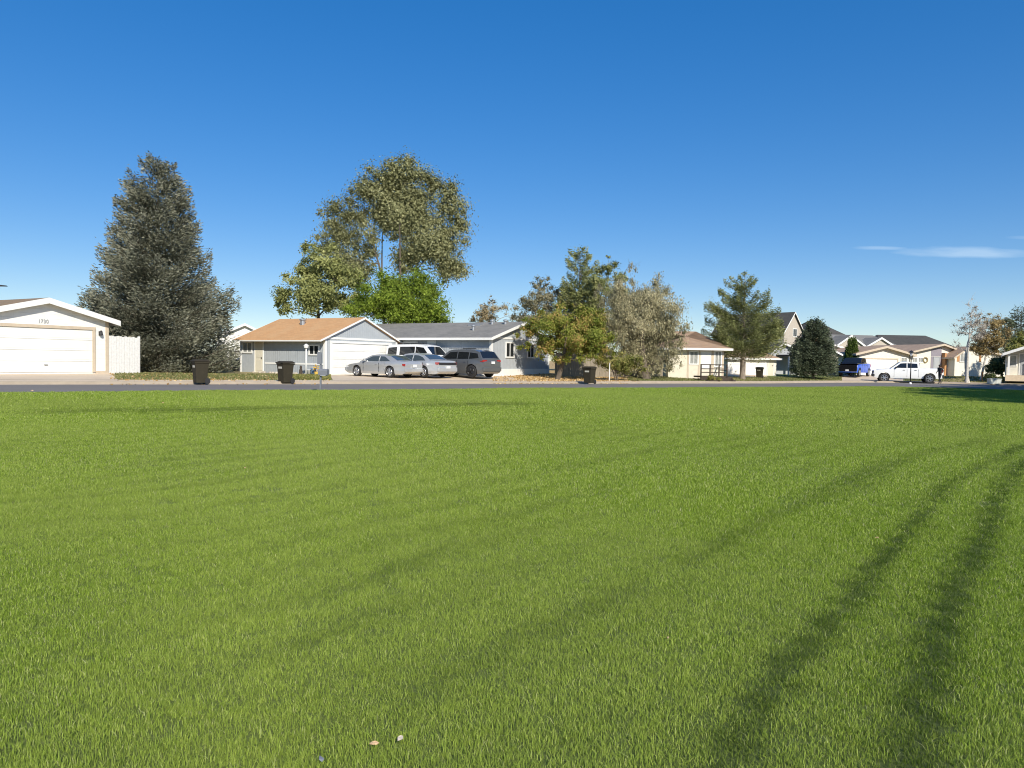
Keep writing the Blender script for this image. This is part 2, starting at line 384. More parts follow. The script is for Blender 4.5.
def blade_shade(X, Y):  # grass darkening that stands in for shade among leaning blades
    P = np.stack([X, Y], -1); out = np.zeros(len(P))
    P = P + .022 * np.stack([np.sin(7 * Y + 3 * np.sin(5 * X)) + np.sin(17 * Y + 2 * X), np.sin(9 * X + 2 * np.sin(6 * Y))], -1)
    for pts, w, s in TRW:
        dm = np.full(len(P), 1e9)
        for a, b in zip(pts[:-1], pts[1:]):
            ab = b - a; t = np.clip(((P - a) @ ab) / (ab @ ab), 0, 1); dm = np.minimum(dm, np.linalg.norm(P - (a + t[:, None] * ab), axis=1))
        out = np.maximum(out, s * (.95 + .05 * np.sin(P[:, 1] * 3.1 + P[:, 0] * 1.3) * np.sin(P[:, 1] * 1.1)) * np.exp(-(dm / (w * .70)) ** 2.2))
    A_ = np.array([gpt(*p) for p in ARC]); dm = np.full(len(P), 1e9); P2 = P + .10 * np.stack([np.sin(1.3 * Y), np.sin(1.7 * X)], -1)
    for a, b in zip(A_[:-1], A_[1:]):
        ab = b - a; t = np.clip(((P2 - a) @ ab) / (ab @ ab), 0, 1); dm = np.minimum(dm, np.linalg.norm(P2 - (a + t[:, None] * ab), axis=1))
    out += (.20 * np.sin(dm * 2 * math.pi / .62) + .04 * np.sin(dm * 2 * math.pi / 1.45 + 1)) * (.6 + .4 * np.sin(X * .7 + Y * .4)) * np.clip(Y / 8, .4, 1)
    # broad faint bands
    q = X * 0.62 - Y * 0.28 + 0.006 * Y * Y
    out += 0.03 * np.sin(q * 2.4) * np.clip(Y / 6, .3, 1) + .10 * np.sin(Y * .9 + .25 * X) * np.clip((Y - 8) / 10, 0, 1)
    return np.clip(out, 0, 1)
def grid(xs, rows):
    """rows: f(t_index, xs)->(Y,Z) arrays"""
    vs = []; n = len(xs)
    for Yr, Zr in rows: vs += [(x, y, z) for x, y, z in zip(xs, Yr, Zr)]
    fs = [(r * n + i, r * n + i + 1, (r + 1) * n + i + 1, (r + 1) * n + i) for r in range(len(rows) - 1) for i in range(n - 1)]
    return vs, fs
xs = np.concatenate([np.arange(-90, -30, 2.0), np.arange(-30, 48, .4), np.arange(48, 90.1, 2.0)])
yn, yf = Yn(xs), Yf(xs)
tt = np.concatenate([[0, .3], np.linspace(.5, 1, 3)]); rows = [(np.full_like(xs, -40.0), lawn_z(xs, -40.0))]
for t in np.linspace(0, 1, 70):
    yy = -4 + (yn + 4) * t; yy = np.where(yn < -2, yn - 2 * (1 - t), yy); rows.append((yy, lawn_z(xs, yy)))
rows[0] = (np.minimum(-40.0, yn - 20), rows[0][1])
vs, fs = grid(xs, rows); va = np.array(vs)
lawn = mesh_obj('lawn', vs, fs, M['soil'], smooth=True, attr={'dark': ('POINT', blade_shade(va[:, 0], va[:, 1]))}); lawn['kind'] = 'structure'
def strip(name, ya, yb, za, zb, m, n=2):
    rows = [(ya + (yb - ya) * t, za + (zb - za) * t) for t in np.linspace(0, 1, n)]
    o = mesh_obj(name, *grid(xs, rows), m); o['kind'] = 'structure'; return o
rzx = rz(xs)
strip('road', yn - .3, yf + .3, rzx, rzx, M['asphalt'], 6)
def kerb(name, y0, y1, ztop, zlow):
    rows = [(y0 - .06, zlow - .1), (y0, ztop), (y1, ztop), (y1, zlow - .1)]
    o = mesh_obj(name, *grid(xs, rows), M['kerb']); o['kind'] = 'structure'
kerb('near_kerb', yn, yn + .18, lawn_z(xs, yn) - .01, rzx - .2)
kerb('gutter_kerb', yf - .42, yf - .2, rzx + .02, rzx)
kerb('far_kerb', yf - .2, yf, rzx + .125, rzx)
strip('pavement', yf, yf + 1.7, rzx + .125, yard_z(xs, yf + 1.7) + .012, M['concrete'], 3)
offs = [-.05, .8, 1.7, 2.5, 3.5, 4.5, 5.5, 6.5, 7.5, 8.5, 10, 12, 14, 17, 20, 25, 35, 50, 80, 150, 400, 1500]
rows = [(yf + o_, yard_z(xs, yf + o_) - (.08 if o_ < 1.6 else 0)) for o_ in offs]
vs, fs = grid(xs, rows); va = np.array(vs)
pxs = 512 + F * va[:, 0] / np.maximum(va[:, 1], 5)
green = .15 + .75 * ss(610, 640, pxs) * (1 - ss(880, 930, pxs)) + .2 * ss(205, 230, pxs) * (1 - ss(325, 340, pxs))
leafy = (ss(485, 510, pxs) * (1 - ss(605, 640, pxs))) * .95 + .35 * (1 - ss(240, 300, pxs)) + .3 * ss(900, 960, pxs)
yard = mesh_obj('yard_ground', vs, fs, M['yard'], smooth=True, attr={'green': ('POINT', green), 'leafy': ('POINT', leafy)}); yard['kind'] = 'structure'
def patch(name, p00, p10, p11, p01, m, lift=.02, n=14):
    """concrete sheet draped between four ground corners"""
    q = np.array([p00, p10, p11, p01], float); vs = []
    for j in range(n + 1):
        for i in range(n + 1):
            a, b = i / n, j / n; p = (q[0] * (1 - a) + q[1] * a) * (1 - b) + (q[3] * (1 - a) + q[2] * a) * b
            vs.append((p[0], p[1], float(yard_z(p[0], p[1])) + lift))
    fs = [(j * (n + 1) + i, j * (n + 1) + i + 1, (j + 1) * (n + 1) + i + 1, (j + 1) * (n + 1) + i) for j in range(n) for i in range(n)]
    if np.cross(q[1] - q[0], q[3] - q[0]) < 0: fs = [f[::-1] for f in fs]
    o = mesh_obj(name, vs, fs, m, smooth=True); o['kind'] = 'structure'; return o
_kc = {}
def kp(px, dY=1.6):
    px = round(px, 0); key = (px, dY)
    if key in _kc: return _kc[key]
    Y = 40.0
    for _ in range(50): X = xat(px, Y); Y = .5 * Y + .5 * (float(Yf(X)) + dY)
    _kc[key] = (X, Y)
    return (X, Y)

# ------------------------------------------------------------------ building helpers
class Building:
    def __init__(s, name, label, cat, loc, deg, group=None):
        s.o = np.array(loc, float); s.a = R(deg); s.root = thing(name, label, cat, loc, s.a, group)
        s.u = np.array([math.cos(s.a), math.sin(s.a), 0]); s.v = np.array([-math.sin(s.a), math.cos(s.a), 0])
    def hit(s, side, px, py, off=0.0):
        """local coordinate along a wall and height, for a picture point measured on that wall"""
        d = fw * F + cr * (px - 512) + cu * (384 - py)
        nrm = s.v if side == 'front' else s.u
        o = s.o + nrm * off
        t = ((o - EYE) @ nrm) / (d @ nrm); p = EYE + d * t - s.o
        return float(p @ (s.u if side == 'front' else s.v)), float(p[2])
    def bx(s, mb, side, a0, a1, o0, o1, z0, z1, off=0.0):
        """box on a wall: a along, o outward distances, z"""
        if side == 'front': return mb.box(a0, off - o1, z0, a1, off - o0, z1)
        return mb.box(off - o1, a0, z0, off - o0, a1, z1)
    def window(s, side, a0, a1, z0, z1, m='glass_dark', trim=.09, off=0.0, bars=1, fm='white_paint'):
        f = MB()
        s.bx(f, side, a0 - trim, a1 + trim, 0, .05, z1, z1 + trim, off); s.bx(f, side, a0 - trim, a1 + trim, 0, .06, z0 - trim, z0, off)
        s.bx(f, side, a0 - trim, a0, 0, .05, z0, z1, off); s.bx(f, side, a1, a1 + trim, 0, .05, z0, z1, off)
        for k in range(bars):
            c = a0 + (a1 - a0) * (k + 1) / (bars + 1); s.bx(f, side, c - .025, c + .025, .012, .04, z0, z1, off)
        w = f.build('window', M[fm], s.root)
        g = MB(); s.bx(g, side, a0, a1, -.01, .012, z0, z1, off); g.build('pane', M[m], w); return w
    def door(s, side, a0, a1, z0, z1, m='white_paint', trim=.08, off=0.0, name='door', panels=True, tm='white_paint'):
        f = MB()
        s.bx(f, side, a0, a1, -.01, .02, z0, z1, off)
        if panels:
            w = a1 - a0
            for q0, q1 in ((.08, .42), (.50, .92)):
                for h0, h1 in ((.1, .92),): s.bx(f, side, a0 + w * h0, a0 + w * h1, .02, .032, z0 + (z1 - z0) * q0, z0 + (z1 - z0) * q1, off)
        d = f.build(name, M[m], s.root)
        t = MB(); s.bx(t, side, a0 - trim, a0, 0, .045, z0, z1 + trim, off); s.bx(t, side, a1, a1 + trim, 0, .045, z0, z1 + trim, off)
        s.bx(t, side, a0, a1, 0, .043, z1, z1 + trim, off); t.build('frame', M[tm], d)
        k = MB(); c = a1 - .09 if side == 'front' else a0 + .09
        s.bx(k, side, c - .03, c + .03, .03, .08, z0 + .95, z0 + 1.01, off);
        k.build('handle', M['dark_metal'], d); return d
    def garage_door(s, side, a0, a1, z0, z1, m='door_white', trim=.12, tm='white_paint', off=0.0, rows=4, cols=8):
        f = MB(); h = (z1 - z0) / rows; s.bx(f, side, a0, a1, -.01, .008, z0, z1, off)
        for r_ in range(rows):
            s.bx(f, side, a0 + .003, a1 - .003, .008, .03, z0 + r_ * h + .012, z0 + (r_ + 1) * h - .012, off)
            cw = (a1 - a0) / cols
            for c in range(cols): s.bx(f, side, a0 + c * cw + .09, a0 + (c + 1) * cw - .09, .03, .036, z0 + r_ * h + .10, z0 + (r_ + 1) * h - .10, off)
        d = f.build('garage_door', M[m], s.root)
        t = MB(); s.bx(t, side, a0 - trim, a0, 0, .07, z0, z1, off); s.bx(t, side, a1, a1 + trim, 0, .07, z0, z1, off)
        s.bx(t, side, a0 - trim, a1 + trim, 0, .08, z1, z1 + trim, off); t.build('frame', M[tm], d)
        k = MB(); c = (a0 + a1) / 2; s.bx(k, side, c - .08, c + .08, .036, .07, z0 + .35, z0 + .38, off); k.build('handle', M['dark_metal'], d)
        return d
    def gable(s, x0, x1, y0, y1, hw, hp, wall, roof, trim, over=.35, base=-.6, th=.12, xm=None, fas=.16, gover=.3):
        """gabled block: ridge along local y, gable ends at y0 and y1"""
        xm = (x0 + x1) / 2 if xm is None else xm
        MB().prism([(x0, base), (x1, base), (x1, hw), (xm, hp), (x0, hw)], 'y', y0, y1).build('wall', M[wall], s.root)
        sl = (hp - hw) / (xm - x0); sr = (hp - hw) / (x1 - xm)
        r = MB(); e0, e1 = y0 - gover, y1 + gover
        zl = hw - over * sl; zr = hw - over * sr
        r.prism([(x0 - over, zl + .01), (xm, hp + .01), (xm, hp + .01 + th), (x0 - over, zl + .01 + th * .8)], 'y', e0, e1)
        r.prism([(xm, hp + .011), (x1 + over, zr + .01), (x1 + over, zr + .01 + th * .8), (xm, hp + .011 + th)], 'y', e0, e1)
        ro = r.build('roof', M[roof], s.root)
        t = MB()
        for yy0, yy1 in ((e0 - .03, e0 - .002), (e1 + .002, e1 + .03)):
            t.prism([(x0 - over - .02, zl - fas + .09), (xm, hp - fas + .09), (xm, hp + .13), (x0 - over - .02, zl + .12)], 'y', yy0, yy1)
            t.prism([(xm + .001, hp - fas + .09), (x1 + over + .02, zr - fas + .09), (x1 + over + .02, zr + .12), (xm + .001, hp + .13)], 'y', yy0, yy1)
        t.box(x0 - over - .03, e0, zl - fas + .1, x0 - over - .002, e1, zl + .10); t.box(x1 + over + .002, e0, zr - fas + .1, x1 + over + .03, e1, zr + .10)
        t.build('fascia', M[trim], ro); return ro
    def hip(s, x0, x1, y0, y1, hw, hp, inset, wall, roof, trim, over=.4, base=-.6):
        MB().box(x0, y0, base, x1, y1, hw).build('wall', M[wall], s.root)
        a0, a1, b0, b1 = x0 - over, x1 + over, y0 - over, y1 + over; ym = (y0 + y1) / 2
        v = [(a0, b0, hw), (a1, b0, hw), (a1, b1, hw), (a0, b1, hw), (a0 + inset, ym, hp), (a1 - inset, ym, hp)]
        ro = MB().add(v, [(0, 1, 5, 4), (1, 2, 5), (2, 3, 4, 5), (3, 0, 4), (3, 2, 1, 0)]).build('roof', M[roof], s.root)
        t = MB(); t.box(a0 - .02, b0 - .03, hw - .14, a1 + .02, b0 - .002, hw + .03); t.box(a0 - .02, b1 + .002, hw - .14, a1 + .02, b1 + .03, hw + .03)
        t.box(a0 - .03, b0, hw - .14, a0 - .002, b1, hw + .03); t.box(a1 + .002, b0, hw - .14, a1 + .03, b1, hw + .03)
        t.box(a0, b0, hw - .03, a1, b1, hw - .004)
        t.build('fascia', M[trim], ro); return ro
def loc_on(px, py, Y): p = at(px, py, Y); return (float(p[0]), float(p[1]), float(p[2]))

# ---- white garage at the left edge
A = np.array(at(108, 372.3, 39.0)); uu = np.array([math.cos(R(60)), math.sin(R(60)), 0])
WG = 6.3; o_ = A - uu * WG
B1 = Building('garage', 'white garage with a wide white door and a peaked shingle roof at the left edge', 'garage', o_, 60)
def hf(B, px, py, side='front'): return B.hit(side, px, py)
zt = hf(B1, 92, 330)[1]; a_r = hf(B1, 92, 350)[0]; hp = hf(B1, 46, 300.5)[1]; hw = 2.72
B1.gable(0, WG, 0, 13, hw, hp, 'white_siding', 'brown_roof', 'white_paint', over=.45, gover=.35, fas=.24)
a_l = WG - a_r
B1.garage_door('front', a_l, a_r, .02, zt, trim=.15, tm='tan_trim', cols=1)
t = MB(); t.box(WG - .14, -.025, -.3, WG + .03, .12, hw - .02); t.build('corner_trim', M['tan_trim'], B1.root)
t = MB(); t.box(a_r + .17, -.03, -.3, WG - .14, 0, .08); t.build('sill_board', M['tan_trim'], B1.root)
ax, az = hf(B1, 99.5, 333.5); t = MB(); t.box(ax - .05, -.06, az - .1, ax + .05, 0, az + .12); t.lathe((ax, -.14, az - .1), [(.05, 0), (.09, .04), (.07, .2), (.02, .26)], 10)
t.build('wall_lamp', M['dark_metal'], B1.root)
def boxes(name, mname, root, lst):
    for b in lst: MB().box(*b).build(name, M[mname], root)
def text_obj(name, body, size, mname, parent, loc, rot, label=None):
    cu_ = bpy.data.curves.new(name, 'FONT'); cu_.body = body; cu_.size = size; cu_.extrude = .006; cu_.align_x = 'CENTER'; cu_.align_y = 'CENTER'
    cu_.materials.append(M[mname]); o = bpy.data.objects.new('tmp', cu_); C.objects.link(o); bpy.context.view_layer.update()
    me = bpy.data.meshes.new_from_object(o.evaluated_get(bpy.context.evaluated_depsgraph_get())); bpy.data.objects.remove(o)
    o = bpy.data.objects.new(name, me); C.objects.link(o); o.parent = parent; o.location = loc; o.rotation_euler = rot
    if label: o['label'] = label
    return o
ax, az = hf(B1, 43, 321.3); text_obj('house_number', '1730', .25, 'number_ink', B1.root, (ax, -.03, az), (R(90), 0, 0))
# white board fence beside it
fp = A + uu * .05; fl = 1.75
Bf = Building('board_fence', 'weathered white board fence panel between the white garage and the blue spruce', 'fence', fp + np.array([0, 0, 0]), 60)
f = MB(); nb = 12
for i in range(nb):
    w = fl / nb; f.box(i * w + .006, .02, -.25, (i + 1) * w - .006, .045, 1.93 - .004 * i + .02 * math.sin(i * 2.3))
f.build('boards', mat('flaking white paint', (.74, .73, .69), .8, noise=.12, nscale=9), Bf.root)
f = MB(); f.box(0, .045, .3, fl, .09, .4); f.box(0, .045, 1.45, fl, .09, 1.55); f.box(fl - .05, .045, -.25, fl + .04, .14, 1.95); f.build('rails', M['white_paint'], Bf.root)

# ---- grey garage with the tan roof
P = at(325, 375.6, 46.0); WGg = 7.0; LG = 7.7
B2 = Building('garage', 'blue grey garage with tan orange shingle roof and white double door', 'garage', P, 60)
hw2 = B2.hit('left', 322, 338.5)[1]; hp2 = hf(B2, 359, 319)[1]
B2.gable(0, WGg, 0, LG, hw2, hp2, 'grey_siding', 'orange_roof', 'white_paint', over=.55, gover=.16, fas=.08)
dx0 = hf(B2, 331.5, 360)[0]; dz1 = hf(B2, 335, 343)[1]
B2.garage_door('front', dx0, WGg - .75, .0, dz1, trim=.13, cols=8)
y1_, zz_ = B2.hit('left', 265, 363)
MB().prism([(-.03, -.03), (.12, -.03), (.12, -.002), (-.002, -.002), (-.002, .14), (-.03, .14)], 'z', -.3, hw2 - .05).build('corner_trim', M['white_paint'], B2.root)
boxes('corner_trim', 'white_paint', B2.root, [(WGg - .12, -.03, -.3, WGg + .03, -.002, hw2), (-.028, LG - .12, -.3, -.002, LG + .03, hw2 - .1)])
boxes('trim_band', 'white_paint', B2.root, [(.12, -.028, hw2 - .02, WGg - .12, -.002, hw2 + .11), (-.026, .14, zz_ - .05, -.001, y1_, zz_ + .05)])
a0, z0 = B2.hit('left', 318.5, 354); a1, z1 = B2.hit('left', 310, 346); B2.window('left', min(a0, a1), max(a0, a1), z0, z1)
a0, z0 = B2.hit('left', 251.5, 352); a1, z1 = B2.hit('left', 243.5, 343); B2.window('left', min(a0, a1), max(a0, a1), z0, z1, 'glass_curtain')
a0, _ = B2.hit('left', 263, 360); a1, z1 = B2.hit('left', 255.5, 341.5); B2.door('left', min(a0, a1), max(a0, a1), .05, z1, 'cream_door')
rx, ry = .25, .62
t = MB(); vx = WGg * .33; vz = hw2 + (hp2 - hw2) * .66; t.lathe((vx, LG * .56, vz + .05), [(.17, 0), (.17, .32), (.24, .34), (.24, .42), (.05, .47)], 14); t.build('roof_vent', M['galv'], B2.root)
# pale house behind it on the far left
P = at(243, 371, 63); B0 = Building('house', 'small white house behind the spruce and the tan roofed garage', 'house', np.array(P) - np.array([2.2, 0, 0]), 20)
B0.gable(0, 4.4, 0, 8, 2.9, 3.95, 'white_paint', 'white_paint', 'white_paint'); B0.window('front', 1.8, 2.6, 1.1, 2.1)
P = at(229.5, 364, 57); Bq = Building('wooden_fence', 'dark brown slatted fence beside the grey garage', 'fence', (P[0], P[1], gz(P[0], P[1])), 10)
f = MB()
for k in range(8): f.box(0, 0, .1 + k * .17, 1.6, .03, .22 + k * .17)
f.box(0, .03, 0, .09, .12, 1.5); f.box(1.51, .03, 0, 1.6, .12, 1.5); f.build('slats', M['wood_dark'], Bq.root)

# ---- long grey house
P = at(491, 373.6, 48.7)
B3 = Building('house', 'long blue grey house with weathered grey roof behind the parked cars', 'house', P, 60)
WH = 8.3; LH = 15.5; hw3 = B3.hit('left', 489, 337.5)[1]; hp3 = hf(B3, 521.5, 323.5)[1]
B3.gable(0, WH, 0, LH, hw3, hp3, 'grey_siding', 'grey_roof', 'white_paint', over=.45, gover=.3, fas=.16)
MB().prism([(-.03, -.03), (.13, -.03), (.13, -.002), (-.002, -.002), (-.002, .15), (-.03, .15)], 'z', .3, hw3 - .1).build('corner_trim', M['white_paint'], B3.root)
boxes('corner_trim', 'white_paint', B3.root, [(WH - .13, -.03, .3, WH + .03, -.002, hw3)]); boxes('trim_band', 'white_paint', B3.root, [(.13, -.028, hw3 - .04, WH - .13, -.002, hw3 + .08)])
t = MB(); t.box(-.04, -.04, -.5, WH + .04, -.003, .3); t.box(-.04, -.003, -.5, -.003, LH, .3); t.build('skirting', M['white_paint'], B3.root)
a0, z0 = hf(B3, 506, 356.5); a1, z1 = hf(B3, 513.5, 343.5); B3.window('front', a0, a1, z0, z1)
a0, _ = hf(B3, 527.5, 356.5); a1, _ = hf(B3, 533.5, 343.5); B3.window('front', a0, a1, z0, z1)
a0, z1 = B3.hit('left', 428.5, 341.5); a1, _ = B3.hit('left', 435, 341.5); dd = B3.door('left', min(a0, a1), max(a0, a1), .3, z1, 'white_paint')
g = MB(); c = (a0 + a1) / 2; B3.bx(g, 'left', c - .14, c + .14, .033, .04, z1 - 1.1, z1 - .3); g.build('pane', M['glass_dark'], dd)
a0, z1 = B3.hit('left', 404, 342.8); a1, z0 = B3.hit('left', 417, 347); B3.window('left', min(a0, a1), max(a0, a1), z0 - .4, z1, 'glass_curtain')
for px_, nm in ((438, 'roof_hatch'), (452.5, 'roof_vent'), (466, 'roof_vent')):
    yl = B3.hit('left', px_, 330)[0] - 1.0; xx = WH * (.42 if nm == 'roof_vent' else .40); zz = hw3 + (hp3 - hw3) * xx / (WH / 2)
    t = MB()
    if nm == 'roof_hatch': t.box(xx - .35, yl - .5, zz - .1, xx + .35, yl + .5, zz + .24)
    else: t.lathe((xx, yl, zz), [(.1, -.1), (.1, .3), (.17, .32), (.17, .42), (.04, .46)], 12)
    t.build(nm, M['galv'], B3.root)
yl = B3.hit('left', 452.5, 333)[0] - .6; xx = WH * .2; t = MB(); t.lathe((xx, yl, hw3 + (hp3 - hw3) * .4), [(.09, -.1), (.09, .35), (.15, .38), (.15, .46), (.03, .5)], 12); t.build('roof_vent', M['galv'], B3.root)

# driveways
q1 = A; k1, k2 = kp(-60), kp(118)
patch('driveway', k1, k2, tuple((A + uu * .1)[:2]), tuple((A - uu * 6.6)[:2]), M['concrete'])
P2 = B2.o; k1, k2 = kp(333), kp(527)
patch('driveway', k1, k2, tuple((P2 + uu * 13.5)[:2] + np.array([1.5, 1.0])), tuple((P2 + uu * .4)[:2]), M['concrete'])

# ---- cream house with deck
P = at(668, 376.6, 59.3); B4 = Building('house', 'cream house with tan roof and dark wooden deck beside the tall pine', 'house', P, 4)
wa = hf(B4, 723.5, 360)[0]; hw4 = hf(B4, 700, 348.5)[1]
B4.hip(0, wa, 0, 9, hw4, hw4 + 1.55, 4.2, 'cream', 'orange_roof_x', 'white_paint', over=.55)
for p0, p1 in ((690, 697.5), (715, 721)):
    a0, z0 = hf(B4, p0, 363.5 if p0 == 690 else 366); a1, z1 = hf(B4, p1, 352); B4.window('front', a0, a1, z0, z1, 'glass_curtain')
a0, _ = hf(B4, 701, 360); a1, z1 = hf(B4, 709, 351.5); 
t = MB(); a2, _ = hf(B4, 711, 360); t.box(a0, -.02, .7, a2, 0, z1); t.build('shutter_panel', M['white_paint'], B4.root)
for pp in (688, 699, 712.5, 723): aa, _ = hf(B4, pp, 360); boxes('trim', 'tan_trim', B4.root, [(aa - .07, -.03, -.3, aa + .07, 0, hw4 - .05)])
P = at(700.5, 375.8, 57.4); Bd = Building('wooden_deck', 'dark wooden deck with railings in front of the cream house', 'deck', (P[0], P[1], gz(P[0], P[1])), 4)
f = MB(); f.box(0, 0, .25, 2.15, 1.7, .37); 
for xx in (0, .72, 1.43, 2.06): f.box(xx, 0, -.1, xx + .09, .09, 1.3)
for zz in (.62, .9, 1.22): f.box(.09, .02, zz, 2.06, .06, zz + .07)
f.box(2.07, .09, 1.22, 2.14, 1.7, 1.29); f.box(2.08, .09, .8, 2.13, 1.7, .86); f.box(.05, -.02, -.1, 2.1, -.001, .25); f.build('railing', M['wood_dark'], Bd.root)
f = MB()
for k in range(3): f.box(2.16, .3, -.1, 2.42 + .25 * (2 - k) - .25, 1.4, .30 - .12 * k if k else .33) if k == 0 else f.box(2.42 + .25 * (k - 1), .3, -.1, 2.42 + .25 * k, 1.4, .33 - .11 * k)
f.build('steps', M['wood_dark'], Bd.root)

# ---- white garage house behind the pine
P = at(727, 375.6, 71); B5 = Building('house', 'white house with two white garage doors and a cream door behind the tall pine', 'house', P, 6)
wa5 = hf(B5, 776.5, 360)[0]; hw5 = hf(B5, 740, 358)[1]
B5.hip(0, wa5, 0, 10, hw5, hw5 + 1.7, 3, 'stucco', 'orange_roof_x', 'white_paint')
a0, _ = hf(B5, 728.5, 0 + 370); a1, z1 = hf(B5, 742.5, 361); B5.garage_door('front', a0, a1, .02, z1, cols=4)
a0, _ = hf(B5, 746.5, 370); a1, z1 = hf(B5, 765, 361); B5.garage_door('front', a0, a1, .02, z1, cols=4)
a0, _ = hf(B5, 768, 370); a1, z1 = hf(B5, 773.5, 358.5); B5.door('front', a0, a1, .05, z1, 'cream_door')
# ---- house with the grey porch
P = at(772, 376, 76); B6 = Building('house', 'pale grey gabled house with a shaded porch on posts beside the dark spruce', 'house', P, 12)
a1, _ = hf(B6, 812, 365); hp6 = hf(B6, 783, 344)[1]; hw6 = hf(B6, 795, 350)[1]
B6.gable(0, 3.6, 0, 9, 2.5, hp6, 'grey_trim', 'dark_roof', 'white_paint', xm=1.0)
B6.gable(3.7, 8, .6, 9, 2.4, 3.3, 'beige_wall', 'dark_roof', 'white_paint')
f = MB(); f.box(.4, -2.2, 2.05, 3.2, -.02, 2.2); f.build('porch_roof', M['dark_metal'], B6.root)
f = MB(); f.box(.5, -2.1, -.3, .62, -1.98, 2.05); f.box(1.55, -2.1, -.3, 1.8, -1.9, 2.05); f.build('post', M['white_paint'], B6.root)
# ---- tall beige house behind
P = at(783, 372, 106); B7 = Building('house', 'tall beige two storey house with a steep dark roof behind the tall pine', 'house', P, 38)
hp7 = hf(B7, 795, 313)[1]
B7.gable(0, 4.6, 0, 12, 6.0, hp7, 'beige_wall', 'dark_roof', 'white_paint', over=.5, xm=2.3)
a0, z0 = hf(B7, 793, 336); B7.window('front', a0, a0 + .9, z0, z0 + 1.0)
P = at(800, 372, 110); B8 = Building('house', 'dark roofed house between the dark spruce and the tall beige house', 'house', P, 12)
B8.hip(0, 9.5, 0, 9, 4.6, 8.1, 5.4, 'beige_wall', 'dark_roof_x', 'white_paint', over=.5)

# ---- row of houses on the right
P = at(828, 377, 86); B9 = Building('house', 'cream bungalow with tan roof and orange brick chimney behind the dark blue pickup', 'house', P, 14)
B9.gable(0, 5.4, 0, 10, 2.65, 3.7, 'stucco', 'tan_roof', 'white_paint', xm=-.6 + .9, over=.5)
a0, z0 = hf(B9, 835.5, 364); a1, z1 = hf(B9, 841.5, 357.5); B9.window('front', a0, a1, z0, z1, 'glass_curtain', bars=0)
f = MB(); f.box(.9, 4, 2.9, 1.75, 4.7, 5.0); f.box(.85, 3.95, 5.0, 1.8, 4.75, 5.1); f.build('chimney', M['brick_orange'], B9.root)
P = at(856, 377.5, 80); B10 = Building('house', 'cream stucco house with wide white garage door behind the white pickup', 'house', P, 16)
WC = hf(B10, 909, 365)[0]; hw10 = hf(B10, 905, 354.5)[1]; hp10 = hf(B10, 879, 347)[1]
B10.gable(0, WC, 0, 12, hw10, hp10, 'stucco', 'tan_roof', 'tan_trim', over=.5, gover=.5, fas=.2)
a0, _ = hf(B10, 858.5, 370); a1, z1 = hf(B10, 897, 359.5); B10.garage_door('front', a0, a1, .02, z1, cols=8, tm='tan_trim')
a0, z0 = hf(B10, 901, 362); a1, z1 = hf(B10, 906.5, 358); B10.window('front', a0, a1, z0, z1, 'glass_curtain', bars=1)
P = at(909.5, 377, 82); B11 = Building('house', 'cream stucco house with recessed mauve entry and tan shingle roof', 'house', P, 12)
WE = hf(B11, 962, 365)[0]; hpE = hf(B11, 941, 345)[1]; xm = hf(B11, 941, 345)[0]
B11.gable(0, WE, 0, 11, 2.75, hpE, 'stucco', 'tan_roof', 'tan_trim', xm=xm, over=.4, gover=.5, fas=.16)
a0, _ = hf(B11, 930.5, 365); a1, z1 = hf(B11, 941.3, 356.5)
f = MB(); f.box(a0, -.03, -.3, a1, -.003, z1); f.prism([(a0, z1 + .05), (a1, z1 + .05), (a1, hpE - .25), (a0, hpE - .25 - (a1 - a0) * (hpE - 2.75) / xm)], 'y', -.03, -.003); f.build('entry_wall', M['purple_wall'], B11.root)
d0, _ = hf(B11, 933.5, 365); d1, dz = hf(B11, 939, 357.5); B11.door('front', d0, d1, .05, dz, 'grey_trim', off=-.03, tm='grey_trim')
f = MB(); f.box(a1 + .02, -.5, -.3, a1 + .25, -.01, z1 + .4); f.build('post', M['brick_orange'], B11.root)
for p_ in (912.5, 918.5):
    q0, qz = hf(B11, p_, 362); q1_, qz1 = hf(B11, p_ + 4, 358); B11.window('front', q0, q1_, qz, qz1, 'glass_curtain', bars=1)
wx, wz = hf(B11, 925, 360); t = MB()
for k in range(18):
    b_ = 2 * math.pi * k / 18; c_ = b_ + 2 * math.pi / 18; t.tube((wx + .27 * math.cos(b_), -.07, wz + .27 * math.sin(b_)), (wx + .27 * math.cos(c_), -.07, wz + .27 * math.sin(c_)), .07, n=6)
tag(t.build('wreath', mat('dried wreath', (.30, .24, .12), .9, noise=.4, nscale=9), None), 'round dried wreath hung on the cream wall left of the mauve entry', 'wreath')
bpy.data.objects['wreath'].location = tuple(B11.o); bpy.data.objects['wreath'].rotation_euler = (0, 0, B11.a)
w0, _ = hf(B11, 944, 365); w1, _ = hf(B11, 999, 365)
B11.gable(w0, w1, -1.5, 8, 2.35, 3.35, 'stucco', 'tan_roof', 'tan_trim', xm=w0 + 1.6, over=.35, gover=.3, fas=.16)
b0, z0 = B11.hit('front', 960, 361.5, off=-1.5); b1, z1 = B11.hit('front', 965.5, 353.5, off=-1.5); B11.window('front', b0, b1, z0, z1, 'glass_curtain', off=-1.5)
f = MB(); f.box(b0 - .42, -1.54, z0, b0 - .1, -1.5, z1); f.build('shutter', M['brick_orange'], B11.root)
b0, _ = B11.hit('front', 979, 361.5, off=-1.5); f = MB(); f.box(b0, -1.54, z0, b0 + .25, -1.5, z1 - .1); f.build('shutter', M['brick_orange'], B11.root)
P = at(884, 372, 112); B12 = Building('house', 'big house with a broad black hipped roof behind the cream houses', 'house', P, 2)
